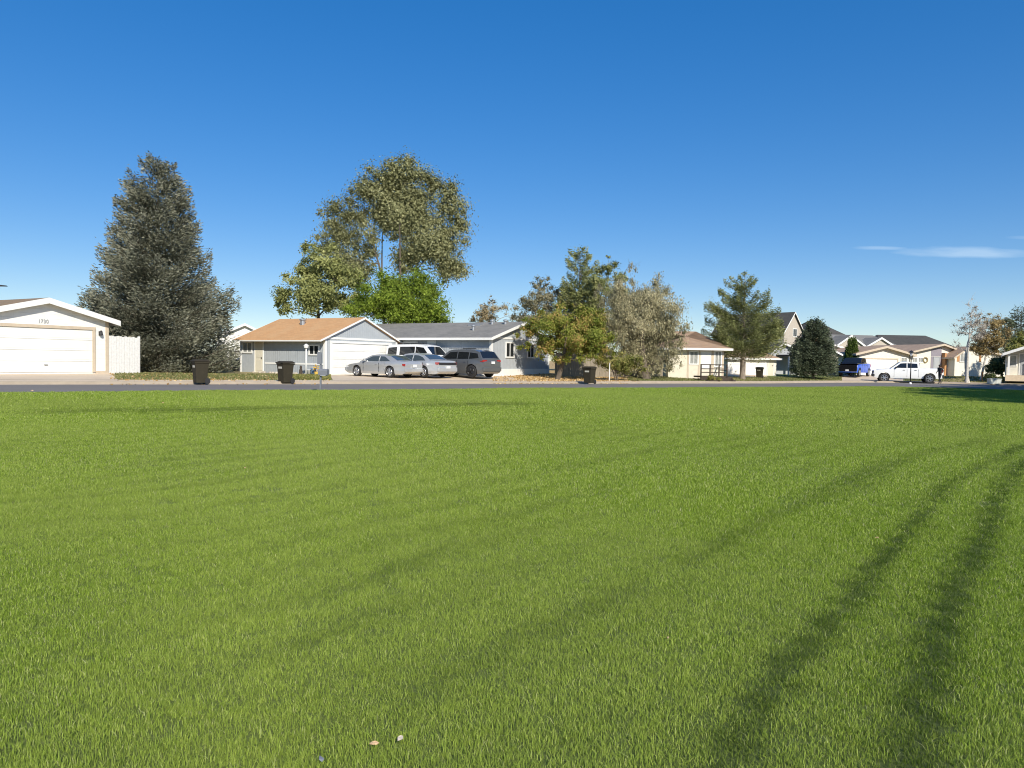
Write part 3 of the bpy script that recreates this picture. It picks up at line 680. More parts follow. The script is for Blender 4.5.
B12.hip(0, 11.2, 0, 11, 3.6, hf(B12, 910, 336)[1] * 1.06, 2.2, 'beige_wall', 'dark_roof_x', 'white_paint', over=.5)
P = at(843, 372, 104); B13 = Building('house', 'house with grey roof and white trimmed gable behind the small round arborvitae', 'house', P, 10)
hp13 = hf(B13, 860, 335.5)[1]
B13.hip(-.5, 8.0, 0, 9, 3.9, hp13 * 1.05, .6, 'beige_wall', 'grey_roof', 'white_paint', over=.3)
c13 = hf(B13, 875, 340)[0]; B13.gable(c13 - 2.2, c13 + 2.2, -1.2, 2, 3.6, hf(B13, 875, 338.3)[1], 'beige_wall', 'grey_roof', 'white_paint', over=.2, gover=.25, fas=.24)
c13 = hf(B13, 845, 340)[0]; B13.gable(c13 - 2.2, c13 + 2.2, -1.2, 2, 3.6, hf(B13, 845, 336)[1], 'beige_wall', 'grey_roof', 'white_paint', over=.2, gover=.25, fas=.24)
# ---- pale porch house at right edge
P = at(1006.5, 376.5, 67); B14 = Building('house', 'pale house with a shaded porch and white posts at the right edge', 'house', P, -33)
zE = hf(B14, 1006, 353)[1]
B14.gable(0, 9, 1.6, 11, zE, zE + 1.75, 'stucco', 'grey_roof', 'white_paint', over=.35, gover=1.9, fas=.22)
f = MB()
for a_ in (.06, 1.6, 3.2): f.box(a_, .05, -.3, a_ + .16, .2, zE + min(a_, 2) * .36 - .05)
f.build('porch_posts', M['white_paint'], B14.root)
B14.door('front', 1.0, 1.75, .15, 2.1, 'grey_trim', off=1.6); B14.window('front', .2, .7, 1.0, 1.9, 'glass_curtain', off=1.6, bars=0); B14.window('front', 2.2, 3.2, 1.0, 1.9, off=1.6)
f = MB(); f.box(-.1, -.2, -.4, 9, 1.6, .12); f.build('porch_floor', M['concrete'], B14.root)
k1, k2 = kp(838), kp(903); patch('driveway', k1, k2, tuple((B10.o + B10.u * (WC - .6))[:2]), tuple((B10.o - B10.u * 1.5)[:2]), M['concrete'])
k1, k2 = kp(722), kp(772); patch('driveway', k1, k2, tuple((B5.o + B5.u * (wa5 - 1))[:2]), tuple(B5.o[:2]), M['concrete'])

# ---- wooden fence behind the yellowing tree
def board_fence(name, label, pts, h, m, rnd, lean=0):
    rng = random.Random(rnd); x0, y0 = pts[0]; root = thing(name, label, 'fence', (x0, y0, gz(x0, y0)))
    f = MB(); p = MB(); rl = MB()
    for (ax, ay), (bx_, by) in zip(pts[:-1], pts[1:]):
        l = math.hypot(bx_ - ax, by - ay); n = int(l / .15); dx, dy = (bx_ - ax) / l, (by - ay) / l
        for i in range(n):
            s = i * .15; X = ax + dx * s; Y = ay + dy * s; zb = gz(X, Y) - .1; hh = h + rng.uniform(-.05, .05); w = .135; e = rng.uniform(-.02, .02)
            vs = []
            for z in (zb, zb + hh):
                k = 0 if z == zb else e
                for q, o in ((0, 0), (w, 0), (w, .02), (0, .02)): vs.append((X + dx * (q + k) - dy * o - x0, Y + dy * (q + k) + dx * o - y0, z - root.location.z))
            f.add(vs, [(3, 2, 1, 0), (4, 5, 6, 7), (0, 1, 5, 4), (1, 2, 6, 5), (2, 3, 7, 6), (3, 0, 4, 7)])
            if i % 16 == 0: MB().tube((X - dy * .08 - x0, Y + dx * .08 - y0, zb - root.location.z), (X - dy * .08 - x0, Y + dx * .08 - y0, zb + h - .1 - root.location.z), .05).build('post', m, root)
        for z in (.4, h - .45):
            rl.tube((ax - dy * .04 - x0, ay + dx * .04 - y0, gz(ax, ay) + z - root.location.z), (bx_ - dy * .04 - x0, by + dx * .04 - y0, gz(bx_, by) + z - root.location.z), .035, n=4)
    f.build('boards', m, root); rl.build('rails', m, root); return root
board_fence('wooden_fence', 'weathered wooden board fence behind the yellowing tree and the grey green tree', [(xat(556, 53.5), 53.5), (xat(600, 55), 55), (xat(664, 60), 60)], 1.75, M['wood_fence'], 3)

# ------------------------------------------------------------------ vehicles
def vehicle(name, label, cat, loc, ang, sp, group):
    root = thing(name, label, cat, loc, ang, group)
    Lh = sp['L'] / 2; hw = sp['W'] / 2; wr = sp['wr']; fx, rx = sp['axles']; ar = wr + .07
    topx, topz = zip(*sp['top']); gc = sp['clear']
    body = M[sp['paint']]
    X = np.unique(np.round(np.concatenate([np.linspace(-Lh, Lh, 60), [a + ar * math.cos(t) for a in (fx, rx) for t in np.linspace(0, math.pi, 11)], list(topx)]), 4))
    def bot(x):
        b = gc + .22 * max(0, (abs(x) - (Lh - .35)) / .35) ** 2 * .6
        for a in (fx, rx):
            d = abs(x - a)
            if d < ar - 1e-4: b = max(b, wr + math.sqrt(max(ar * ar - d * d, 0)))
        return b
    def hwx(x): return hw * (1 - .11 * (abs(x) / Lh) ** 6 - .03 * (abs(x) / Lh) ** 2)
    nr = 7; nt = 9; bed = sp.get('bed'); vs = []; ring = None
    for x in X:
        b = bot(x); t = float(np.interp(x, topx, topz)); b = min(b, t - .04); r_ = []
        w = hwx(x)
        for k in range(nr):
            z = b + (t - .03 - b) * k / (nr - 1); q = (z - gc) / (max(topz) - gc)
            y = w * (1 - .05 * max(0, (q - .55) / .45) ** 2 - .04 * max(0, (.3 - q) / .3) ** 2) - (.02 if .40 < q < .52 else 0) * (1 if sp.get('crease', 1) else 0)
            r_.append((x, y, z))
        ytop = r_[-1][1]
        for k in range(nt):
            s = 1 - 2 * (k + .5) / nt; y = ytop * s * .985; z = t + .03 * (1 - s * s)
            if bed and bed[0] < x < bed[1] and abs(s) < .87: z = t - .45
            r_.append((x, y, z))
        full = r_[:nr] + r_[nr:] + [(x, -p[1], p[2]) for p in r_[:nr][::-1]]
        vs += full; ring = len(full)
    fs = []
    for i in range(len(X) - 1):
        for k in range(ring - 1): fs.append((i * ring + k, i * ring + k + 1, (i + 1) * ring + k + 1, (i + 1) * ring + k))
        fs.append((i * ring + ring - 1, i * ring, (i + 1) * ring, (i + 1) * ring + ring - 1))
    fs.append(tuple(range(ring))); fs.append(tuple(range((len(X) - 1) * ring, len(X) * ring))[::-1])
    bo = mesh_obj('body', vs, fs, body, root, smooth=True)
    e = bo.modifiers.new('edges', 'EDGE_SPLIT'); e.split_angle = R(35)
    # cabin
    cx, cz = zip(*sp['cab']); zb = sp['belt']; wb = hw * .93; wt = hw * sp.get('tumble', .72); zt = max(cz)
    XC = np.unique(np.round(np.concatenate([np.linspace(cx[0], cx[-1], 50), list(cx)]), 4))
    def cy(z): return wb + (wt - wb) * np.clip((z - zb) / (zt - zb), 0, 1)
    def ch(x): return float(np.interp(x, cx, cz))
    vs = []; nr2 = 5
    for x in XC:
        t = max(ch(x), zb - .02); r_ = []
        for k in range(nr2): z = (zb - .08) + (t - zb + .08) * k / (nr2 - 1); r_.append((x, float(cy(z)), z))
        yt = r_[-1][1]
        for k in range(7): s = 1 - 2 * (k + .5) / 7; r_.append((x, yt * s, t + .035 * (1 - s * s)))
        full = r_ + [(x, -p[1], p[2]) for p in r_[:nr2][::-1]]; vs += full; ring = len(full)
    fs = []
    for i in range(len(XC) - 1):
        for k in range(ring - 1): fs.append((i * ring + k, i * ring + k + 1, (i + 1) * ring + k + 1, (i + 1) * ring + k))
        fs.append((i * ring + ring - 1, i * ring, (i + 1) * ring, (i + 1) * ring + ring - 1))
    fs.append(tuple(range(ring))); fs.append(tuple(range((len(XC) - 1) * ring, len(XC) * ring))[::-1])
    cb_ = mesh_obj('cabin', vs, fs, M[sp.get('cabpaint', sp['paint'])], root, smooth=True); e = cb_.modifiers.new('edges', 'EDGE_SPLIT'); e.split_angle = R(35)
    gl = M[sp.get('glass', 'car_glass')]
    for poly in sp['side']:
        for sg in (1, -1):
            vo = [(x, sg * (float(cy(z)) + .012), z) for x, z in poly]; vi = [(x, sg * (float(cy(z)) - .01), z) for x, z in poly]; n = len(poly)
            MB().add(vo + vi, [tuple(range(n)), tuple(range(n, 2 * n))[::-1]] + [(i, n + i, n + (i + 1) % n, (i + 1) % n) for i in range(n)]).build('side_window', gl, root)
    for nm, (xa, xb) in (('windshield', sp['ws']), ('rear_window', sp['rw'])):
        vs = []; n = 7; k_ = 5
        for i in range(k_):
            x = xa + (xb - xa) * i / (k_ - 1); t = ch(x); yt = float(cy(t)) * .88
            if abs(xa - xb) < .12:  # upright pane
                z = zb + .03 + (zt - zb - .10) * i / (k_ - 1); yt = float(cy(z)) * .86; xx = xa + (xb - xa) * i / (k_ - 1)
                for j in range(n): vs.append((xx - .012, yt * (1 - 2 * j / (n - 1)), z))
            else:
                for j in range(n):
                    s = 1 - 2 * j / (n - 1); vs.append((x, yt * s, t + .035 * (1 - (s * .88) ** 2) + .012))
        mesh_obj(nm, vs, [(i * n + j, i * n + j + 1, (i + 1) * n + j + 1, (i + 1) * n + j) for i in range(k_ - 1) for j in range(n - 1)], gl, root, smooth=True)
    # underbody, wheels
    MB().box(-Lh + .3, -hw + .3, gc + .02, Lh - .3, hw - .3, gc + .35).build('underbody', M['dark_metal'], root)
    for a in (fx, rx):
        for sg in (1, -1):
            yc = sg * (hw - .13)
            w = MB(); pr = [(wr * .62, -.11), (wr * .93, -.11), (wr, -.07), (wr, .07), (wr * .93, .11), (wr * .62, .11)]; n = 24; vs = []
            for r_, o in pr:
                for i in range(n): t = 2 * math.pi * i / n; vs.append((a + r_ * math.cos(t), yc + o, wr + r_ * math.sin(t)))
            fs = [(k * n + i, k * n + (i + 1) % n, (k + 1) * n + (i + 1) % n, (k + 1) * n + i) for k in range(5) for i in range(n)]
            fs += [tuple(range(n))[::-1], tuple(range(5 * n, 6 * n))]
            wo = w.add(vs, fs).build('wheel', M['rubber'], root)
            r2 = MB(); r2.disc((a, yc + sg * .108, wr), (0, 1, 0), wr * .2, .03, 12)
            for i in range(sp.get('spokes', 6)):
                t = 2 * math.pi * i / sp.get('spokes', 6); c, s_ = math.cos(t), math.sin(t); yo = yc + sg * .112
                r2.tube((a + .05 * c, yo, wr + .05 * s_), (a + wr * .62 * c, yo, wr + wr * .62 * s_), .045, .03, 5)
            for i in range(24):
                t = 2 * math.pi * i / 24; t2 = 2 * math.pi * (i + 1) / 24; r_ = wr * .62; yo = yc + sg * .11
                r2.tube((a + r_ * math.cos(t), yo, wr + r_ * math.sin(t)), (a + r_ * math.cos(t2), yo, wr + r_ * math.sin(t2)), .018, n=4)
            r2.build('rim', M[sp.get('rim', 'rim')], wo)
    # lights, bumpers, plate, mirrors, handles
    hz, tz = sp['hz'], sp['tz']
    for sg in (1, -1):
        def lamp(nm, m_, x, z0, z1, y0, y1, wrap, d):
            xx = x; q = MB(); b_ = [(xx, y0), (xx, y1), (xx - d * wrap, y1 + .0), (xx - d * wrap, y0)]
            q.box(min(xx, xx - d * wrap), sg * y0 if sg > 0 else -y1, z0, max(xx, xx - d * wrap), sg * y1 if sg > 0 else -y0, z1); q.build(nm, M[m_], root, bevel=.015)
        lamp('headlight', 'lamp', Lh * .985, hz, hz + sp.get('hh', .14), hw * .55, hw * .90, .3, 1)
        lamp('taillight', 'red', -Lh * .99, tz, tz + sp.get('th', .14), hw * sp.get('tin', .58), hw * .91, .25, -1)
        q = MB(); mx_ = sp['mirror']; q.box(mx_ - .07, sg * (hw * .92) if sg > 0 else -(hw * .92 + .2), zb + .02, mx_ + .05, (hw * .92 + .2) if sg > 0 else -hw * .92, zb + .17)
        q.build('mirror', M[sp['mirrorm']], root, bevel=.03)
        for hx in sp['handles']:
            q = MB(); hy = hw * .985; q.box(hx - .09, sg * hy if sg > 0 else -hy - .03, zb - .16, hx + .09, hy + .03 if sg > 0 else -hy, zb - .12); q.build('handle', M[sp['mirrorm']], root)
        for sx_ in sp['seams']:
            q = MB(); yy = hwx(sx_) * 1.001; q.box(sx_ - .008, sg * (yy - .03) if sg > 0 else -yy - .004, gc + .12, sx_ + .008, yy + .004 if sg > 0 else -(yy - .03), zb - .06)
            q.build('door_seam', M['dark_metal'], root)
    for nm, x, d in (('front_bumper', Lh, 1), ('rear_bumper', -Lh, -1)):
        q = MB(); bz = sp['bz']; q.box(x - .12 if d > 0 else x - .05, -hw * .9, bz, x + .05 if d > 0 else x + .12, hw * .9, bz + sp.get('bh', .2)); q.build(nm, M[sp.get('bump', sp['paint'])], root, bevel=.03)
    MB().box(-Lh - .075, -.16, sp['pz'], -Lh - .03, .16, sp['pz'] + .16).build('number_plate', M['plate'], root)
    if sp.get('frontplate'): MB().box(Lh + .04, -.16, sp['bz'] + .02, Lh + .07, .16, sp['bz'] + .18).build('number_plate', M['plate'], root)
    q = MB(); q.box(Lh - .08, -hw * .5, sp['hz'] - .12, Lh - .0 + .01, hw * .5, sp['hz'] + .1); q.build('grille', M['dark_metal'], root)
    if sp.get('tailband'): MB().box(-Lh - .012, -hw * .84, tz - .02, -Lh + .05, hw * .84, tz + .13).build('tail_band', M['black_plastic'], root)
    for sg in (1, -1):
        if sp.get('rails'): MB().box(-1.6, sg * wt * .9 - .02, zt + .05, .6, sg * wt * .9 + .02, zt + .08).build('roof_rail', M['dark_metal'], root)
    return root
G_ = 'vehicles parked in front of the grey house'
coupe = dict(L=4.85, W=1.76, wr=.32, axles=(1.42, -1.25), clear=.2, paint='silver', belt=.92, tumble=.70,
    top=[(-2.43, .78), (-2.35, .95), (-1.9, 1.0), (-1.2, .96), (0, .93), (.8, .92), (1.3, .86), (2.0, .77), (2.3, .68), (2.43, .56)],
    cab=[(-1.85, .95), (-1.15, 1.25), (-.6, 1.34), (0, 1.35), (.35, 1.30), (1.2, .92)], side=[[(-1.25, .97), (-.75, 1.23), (-.42, 1.25), (-.42, .96)], [(-.34, .96), (-.34, 1.26), (.25, 1.24), (.88, .96)]],
    ws=(.45, 1.12), rw=(-1.72, -1.12), glass='car_glass_pale', hz=.56, tz=.68, mirror=.72, mirrorm='silver', handles=[-.2], seams=[.85, -.4], bz=.34, pz=.62, bh=.22, spokes=7)
sedan = dict(L=5.05, W=1.85, wr=.33, axles=(1.55, -1.35), clear=.2, paint='silver2', belt=.95, tumble=.70,
    top=[(-2.52, .82), (-2.45, 1.0), (-1.9, 1.05), (-1.3, 1.0), (0, .97), (.9, .95), (1.4, .9), (2.1, .78), (2.4, .64), (2.52, .5)],
    cab=[(-1.85, 1.0), (-1.2, 1.32), (-.6, 1.43), (0, 1.45), (.4, 1.40), (1.25, .95)], side=[[(-1.45, 1.02), (-1.15, 1.22), (-.8, 1.32), (-.42, 1.34), (-.42, 1.0)], [(-.34, 1.0), (-.34, 1.35), (.3, 1.32), (.92, 1.0)]],
    ws=(.5, 1.18), rw=(-1.72, -1.15), glass='car_glass_pale', hz=.6, tz=.78, tailband=True, tin=.7, mirror=.78, mirrorm='silver2', handles=[-1.0, .1], seams=[.95, -.38, -1.3], bz=.36, pz=.55, bh=.26, spokes=6)
suv = dict(L=4.8, W=1.93, wr=.385, axles=(1.45, -1.45), clear=.24, paint='suv_grey', belt=1.12, tumble=.76,
    top=[(-2.4, .95), (-2.34, 1.1), (-1.5, 1.14), (0, 1.13), (.9, 1.12), (1.2, 1.1), (2.0, 1.02), (2.3, .9), (2.4, .6)],
    cab=[(-2.3, 1.12), (-1.95, 1.60), (-1.6, 1.70), (-.6, 1.75), (.2, 1.73), (.5, 1.66), (1.3, 1.12)],
    side=[[(-2.0, 1.22), (-1.85, 1.5), (-1.25, 1.56), (-1.25, 1.17)], [(-1.17, 1.17), (-1.17, 1.57), (-.3, 1.6), (-.3, 1.16)], [(-.22, 1.16), (-.22, 1.6), (.42, 1.56), (.95, 1.16)]],
    ws=(.56, 1.22), rw=(-2.25, -1.95), hz=.82, tz=.97, tin=.5, mirror=.9, mirrorm='suv_grey', handles=[-.95, .15], seams=[1.0, -.26, -1.2], bz=.42, bh=.24, pz=.86, rails=True, rim='rim_black', spokes=5)
van = dict(L=5.0, W=2.0, wr=.36, axles=(1.55, -1.6), clear=.26, paint='white_car', belt=1.15, tumble=.80,
    top=[(-2.5, 1.0), (-2.45, 1.14), (0, 1.16), (1.2, 1.14), (1.6, 1.1), (2.3, 1.0), (2.42, .8), (2.5, .55)],
    cab=[(-2.48, 1.14), (-2.38, 1.83), (-2.2, 1.92), (0, 1.95), (.5, 1.92), (.8, 1.84), (1.5, 1.15)],
    side=[[(-2.32, 1.24), (-2.28, 1.72), (-1.55, 1.78), (-1.55, 1.24)], [(-1.3, 1.24), (-1.3, 1.79), (-.05, 1.8), (-.05, 1.22)], [(.03, 1.22), (.03, 1.8), (.66, 1.74), (1.15, 1.22)]],
    ws=(.86, 1.42), rw=(-2.49, -2.38), hz=.75, tz=1.0, mirror=1.15, mirrorm='white_car', handles=[-.9, .3], seams=[1.2, -.0, -1.3], bz=.42, bh=.24, pz=.8, rails=True)
pickup = dict(L=5.75, W=1.98, wr=.44, axles=(1.95, -1.75), clear=.42, paint='white_car', belt=1.32, tumble=.80, bed=(-2.8, -1.0), crease=0,
    top=[(-2.87, 1.30), (-2.84, 1.36), (-.95, 1.36), (-.9, 1.33), (.9, 1.33), (1.3, 1.30), (2.4, 1.22), (2.77, 1.12), (2.87, .8)],
    cab=[(-.98, 1.33), (-.9, 1.84), (-.75, 1.91), (.2, 1.94), (.65, 1.9), (1.4, 1.33)],
    side=[[(-.78, 1.4), (-.74, 1.78), (.05, 1.82), (.05, 1.38)], [(.13, 1.38), (.13, 1.82), (.62, 1.79), (1.1, 1.38)]],
    ws=(.72, 1.33), rw=(-.99, -.93), hz=.95, tz=1.02, th=.26, tin=.84, mirror=1.0, mirrorm='black_plastic', handles=[-.6, .35], seams=[1.15, .09, -.86], bz=.55, bh=.24, pz=.62, bump='black_plastic', frontplate=True, spokes=6, rim='rim_black', hh=.2)
def at_g(px, Y, dz=0):
    X = xat(px, Y); return (X, Y, gz(X, Y) + .02 + dz)
def heading(dx, dy): return math.atan2(dy, dx)
h1 = heading(-.84, .54)
vehicle('parked_car', 'silver two door car nearest the white garage door, nose toward the door', 'car', at_g(383.5, 45.1), h1, coupe, G_)
vehicle('parked_car', 'silver sedan with dark tail lamp band between the two door car and the grey suv', 'car', at_g(417.5, 46.2), heading(-.80, .60), sedan, G_)
vehicle('parked_suv', 'dark grey suv with black wheels parked before the long grey house wall', 'suv', at_g(463, 47.4), heading(-.80, .60), suv, G_)
vehicle('parked_van', 'white passenger van with black windows parked behind the silver cars', 'van', at_g(423, 49.8, .04), heading(.87, -.5), van, G_)
vehicle('pickup_truck', 'white crew cab pickup truck with open bed parked at the kerb', 'pickup', at_g(906.5, 68.9, .0)[:2] + (float(rz(37)) + .01,), heading(-.93, .36), dict(pickup, rim='rim'), 'pickup trucks on the right')
pk2 = dict(pickup); pk2.update(paint='blue_car', cabpaint='black_car', bump='black_car', mirrorm='black_car', rim='rim')
pk = vehicle('pickup_truck', 'black and blue pickup truck facing the street in the driveway', 'pickup', at_g(854.5, 76.5), heading(-.62, -.78), pk2, 'pickup trucks on the right')
q = MB(); q.box(1.35, -.9, 1.29, 2.74, .9, 1.325); 
q.add([(2.74, -.91, 1.2), (2.9, -.88, 1.1), (2.9, .88, 1.1), (2.74, .91, 1.2), (1.35, .91, 1.36), (1.35, -.91, 1.36)], [(0, 1, 2, 3), (5, 0, 3, 4)]); q.build('hood', M['black_car'], pk)
MB().box(2.87, -.92, .62, 2.93, .92, 1.16).build('front_panel', M['black_car'], pk)

# ------------------------------------------------------------------ bins, posts, small things
def cart(label, px, Y, ang, sc=1.0, onroad=True):
    X = xat(px, Y); z = float(rz(X)) + .022 if onroad else gz(X, Y)
    root = thing('trash_cart', label, 'trash cart', (X, Y, z), ang, 'wheeled trash carts along the street'); root.scale = (sc, sc * .84, sc)
    v = []
    for zz, wx, y0, y1 in ((.06, .26, -.29, .26), (.55, .28, -.32, .29), (.93, .30, -.36, .34), (.94, .33, -.39, .37), (1.0, .33, -.39, .37)):
        v += [(-wx, y0, zz), (wx, y0, zz), (wx, y1, zz), (-wx, y1, zz)]
    fs = [(3, 2, 1, 0)] + [(4 * k + i, 4 * k + (i + 1) % 4, 4 * k + 4 + (i + 1) % 4, 4 * k + 4 + i) for k in range(4) for i in range(4)] + [(16, 17, 18, 19)]
    MB().add(v, fs).build('bin_body', M['bin'], root, bevel=.025)
    l = MB(); l.add([(-.35, -.43, 1.005), (.35, -.43, 1.005), (.35, .40, 1.005), (-.35, .40, 1.005), (-.35, -.43, 1.04), (.35, -.43, 1.04), (.35, .40, 1.04), (-.35, .40, 1.04), (-.24, -.28, 1.11), (.24, -.28, 1.11), (.24, .28, 1.11), (-.24, .28, 1.11)],
        [(3, 2, 1, 0), (0, 1, 5, 4), (1, 2, 6, 5), (2, 3, 7, 6), (3, 0, 4, 7), (4, 5, 9, 8), (5, 6, 10, 9), (6, 7, 11, 10), (7, 4, 8, 11), (8, 9, 10, 11)]); l.build('lid', M['bin_lid'], root, bevel=.012)
    for s in (-1, 1): MB().disc((s * .27, .27, .14), (1, 0, 0), .14, .06, 18).build('wheel', M['rubber'], root)
    h = MB(); h.tube((-.26, .44, .97), (.26, .44, .97), .018); h.tube((-.26, .36, .95), (-.26, .44, .97), .018); h.tube((.26, .36, .95), (.26, .44, .97), .018); h.build('handle', M['bin'], root)
    MB().box(-.16, -.352, .74, .16, -.34, .84).build('sticker', M['sticker'], root)
    MB().box(-.012, -.300, .10, .012, -.25, .5).build('rib', M['bin'], root)
    return root
cart('dark brown trash cart at the kerb before the blue spruce', 200.5, 33.0, R(-52), 1.0)
cart('dark brown trash cart at the kerb before the tan roofed garage', 285.5, 35.8, R(-42), .98)
cart('dark brown trash cart at the kerb beside the dry leaves and yellowing tree', 589.5, 46.4, R(-40), .99)
cart('dark trash cart by the white garage doors under the tall pine', 759.5, 66.5, R(-35), .9, False)
# wheelbarrow style cart by the grey wall
X = xat(240, 51); root = thing('garden_cart', 'black tub shaped garden cart with pale bags beside the grey garage', 'cart', (X, 51.0, gz(X, 51)), R(35))
v = []
for zz, wx, wy in ((.18, .34, .22), (.74, .56, .38), (.78, .60, .42)): v += [(-wx, -wy, zz), (wx, -wy, zz), (wx, wy, zz), (-wx, wy, zz)]
MB().add(v, [(3, 2, 1, 0)] + [(4 * k + i, 4 * k + (i + 1) % 4, 4 * k + 4 + (i + 1) % 4, 4 * k + 4 + i) for k in range(2) for i in range(4)] + [(8, 9, 10, 11)]).build('tub', M['black_plastic'], root, bevel=.03)
for s in (-1, 1): MB().disc((-.25, s * .33, .18), (0, 1, 0), .18, .06, 16).build('wheel', M['rubber'], root)
MB().tube((.5, -.3, .72), (.95, -.3, .85), .02).tube((.5, .3, .72), (.95, .3, .85), .02).tube((.95, -.3, .85), (.95, .3, .85), .02).build('handle', M['dark_metal'], root)
MB().box(.28, -.2, -.02, .34, .2, .2).build('foot', M['dark_metal'], root)
for k, (a, b, c) in enumerate(((-.2, .05, .2), (.15, -.1, .17))):
    o = MB().lathe((a, b, .74), [(.05, -.03), (c, .04), (c * .9, .14), (.04, .2)], 12).build('bag', M['foam'], None, smooth=True)
    tag(o, 'small pale bag heaped in the black garden cart', 'bag', 'pale bags in the garden cart'); o.location = root.location; o.rotation_euler = root.rotation_euler
# sign post with mailbox
Yp = 29.6; X = xat(324.6, Yp); root = thing('sign_post', 'thin grey steel post with a small sign and a grey mailbox at the lawn edge', 'sign post', (X, Yp - .6, gz(X, Yp - .6)), R(-8))
t = MB().box(-.035, -.02, -.2, .035, .02, 1.5); t.build('post', M['sign_steel'], root)
MB().box(-.13, -.045, 1.08, .04, -.022, 1.56).build('sign_panel', M['sign_steel'], root)
t = MB(); pr = [(-.1, .66), (.1, .66), (.1, .82)] + [(.1 * math.cos(a), .82 + .08 * math.sin(a)) for a in np.linspace(.2, math.pi - .2, 8)] + [(-.1, .82)]
mbx = MB().prism([(y, z + .0) for y, z in pr], 'x', -.06, .30).build('mailbox', M['sign_steel'], root)
MB().box(-.075, -.09, .67, -.061, .09, .84).build('door', M['galv'], mbx); MB().box(.02, -.10, .62, .24, .10, .657).build('bracket', M['steel_post'], mbx)
# yard lamp
Yl = 44.6; X = xat(306, Yl); root = thing('lamp_post', 'slim white yard lamp post before the blue grey garage wall', 'lamp post', (X, Yl, gz(X, Yl)))
MB().tube((0, 0, -.1), (0, 0, 1.62), .045, .035, 10).build('post', M['white_paint'], root, smooth=True)
MB().lathe((0, 0, 1.62), [(.05, 0), (.12, .03), (.15, .16), (.17, .17), (.03, .28)], 8).build('lamp_shade', M['white_paint'], root)
# street lamp by the white pickup
Ys = 64.5; X = xat(910.5, Ys); root = thing('street_lamp', 'dark slim lamp post with a lantern standing before the white pickup', 'street lamp', (X, Ys, float(rz(X))))
MB().tube((0, 0, 0), (0, 0, 2.45), .05, .035, 8).build('post', M['dark_metal'], root, smooth=True); MB().lathe((0, 0, 0), [(.12, 0), (.1, .12), (.05, .16)], 10).build('base', M['foam'], root)
MB().lathe((0, 0, 2.42), [(.05, 0), (.16, .30), (.16, .31), (.02, .32)], 4).build('lantern', M['lamp'], root); MB().lathe((0, 0, 2.74), [(.24, 0), (.26, .03), (.10, .14), (.02, .2)], 8).build('cap', M['dark_metal'], root)
for dx in (-.16, .16): MB().tube((0, 0, 2.42), (dx, 0, 2.76), .02, n=5).build('bracket', M['dark_metal'], root)
# cobra street lamp whose head reaches into the frame at far left
Y = 52; e = at(7, 286.5, Y); root = thing('street_lamp', 'dark street lamp head reaching into the sky above the white garage roof', 'street lamp', (e[0] - 2.6, Y, gz(e[0], Y)), 0)
hz_ = e[2] - root.location.z; MB().tube((0, 0, 0), (0, 0, hz_ - .3), .1, .06, 10).build('post', M['steel_post'], root, smooth=True)
MB().tube((0, 0, hz_ - .3), (1.2, 0, hz_ - .02), .04, .035, 8).tube((1.2, 0, hz_ - .02), (2.1, 0, hz_ + .02), .035, n=8).build('arm', M['steel_post'], root)
MB().add([(2.0, -.12, hz_), (2.6, -.08, hz_), (2.6, .08, hz_), (2.0, .12, hz_), (2.0, -.1, hz_ + .12), (2.55, -.06, hz_ + .07), (2.55, .06, hz_ + .07), (2.0, .1, hz_ + .12)], [(3, 2, 1, 0), (4, 5, 6, 7), (0, 1, 5, 4), (1, 2, 6, 5), (2, 3, 7, 6), (3, 0, 4, 7)]).build('lamp_head', M['dark_metal'], root)
# orange marker post, utility box
X = xat(982.3, 64.0); Y = float(Yf(X)) + 1.8; X = xat(982.3, Y); o = MB().lathe((0, 0, -.1), [(.07, 0), (.07, .86), (.085, .87), (.085, .95), (.03, 1.0)], 12).build('marker_post', M['orange_post'], None)
o.location = (X, Y, gz(X, Y)); tag(o, 'short orange marker post between the birch and the utility box', 'marker post')
Y = 66.5; X = xat(994.3, Y); root = thing('utility_box', 'low pale green utility box beside the pavement near the birch', 'utility box', (X, Y, gz(X, Y)), R(-10))
MB().box(-.45, -.35, -.05, .45, .35, .36).build('cabinet', M['utility'], root, bevel=.02); MB().box(-.48, -.38, .36, .48, .38, .44).build('lid', M['utility'], root, bevel=.02); MB().box(-.01, -.362, .0, .01, -.349, .34).build('seam', M['dark_metal'], root)
# thin white pole near shrub
Y = 50.0; X = xat(609.5, Y); o = MB().tube((0, 0, -.1), (0, 0, 1.25), .035, .03, 8).build('marker_pole', M['white_paint'], None); o.location = (X, Y, gz(X, Y)); tag(o, 'thin white pole standing before the yellow green shrub', 'pole')
# garden bed things
def garden(o, label, cat, px, Y, dz=0):
    X = xat(px, Y); o.location = (X, Y, gz(X, Y) + dz); tag(o, label, cat)
garden(MB().lathe((0, 0, 0), [(.12, 0), (.15, .03), (.11, .1), (.10, .3), (.06, .38), (.08, .46), (.05, .55), (.01, .58)], 12).build('garden_statue', M['wood_dark'], None, smooth=True), 'small dark garden statue left of the white yard lamp', 'statue', 300.8, 45.4)
garden(MB().lathe((0, 0, 0), [(.15, 0), (.2, .3), (.22, .31), (.2, .33)], 16).build('bucket', M['foam'], None, smooth=True), 'white tub on the garden bed just right of the yard lamp', 'bucket', 309.5, 45.3)
garden(MB().lathe((0, 0, 0), [(.13, 0), (.19, .18), (.16, .36), (.19, .42), (.15, .43)], 16).build('flower_pot', M['blue_pot'], None, smooth=True), 'slate blue urn below the garage window', 'pot', 313.5, 45.0)
rng = np.random.default_rng(5)
t = MB()
for k in range(40):
    p = rng.normal(0, .11, 3) + (0, 0, .5); t.lathe(p, [(.02, -.02), (.045, 0), (.02, .02)], 6)
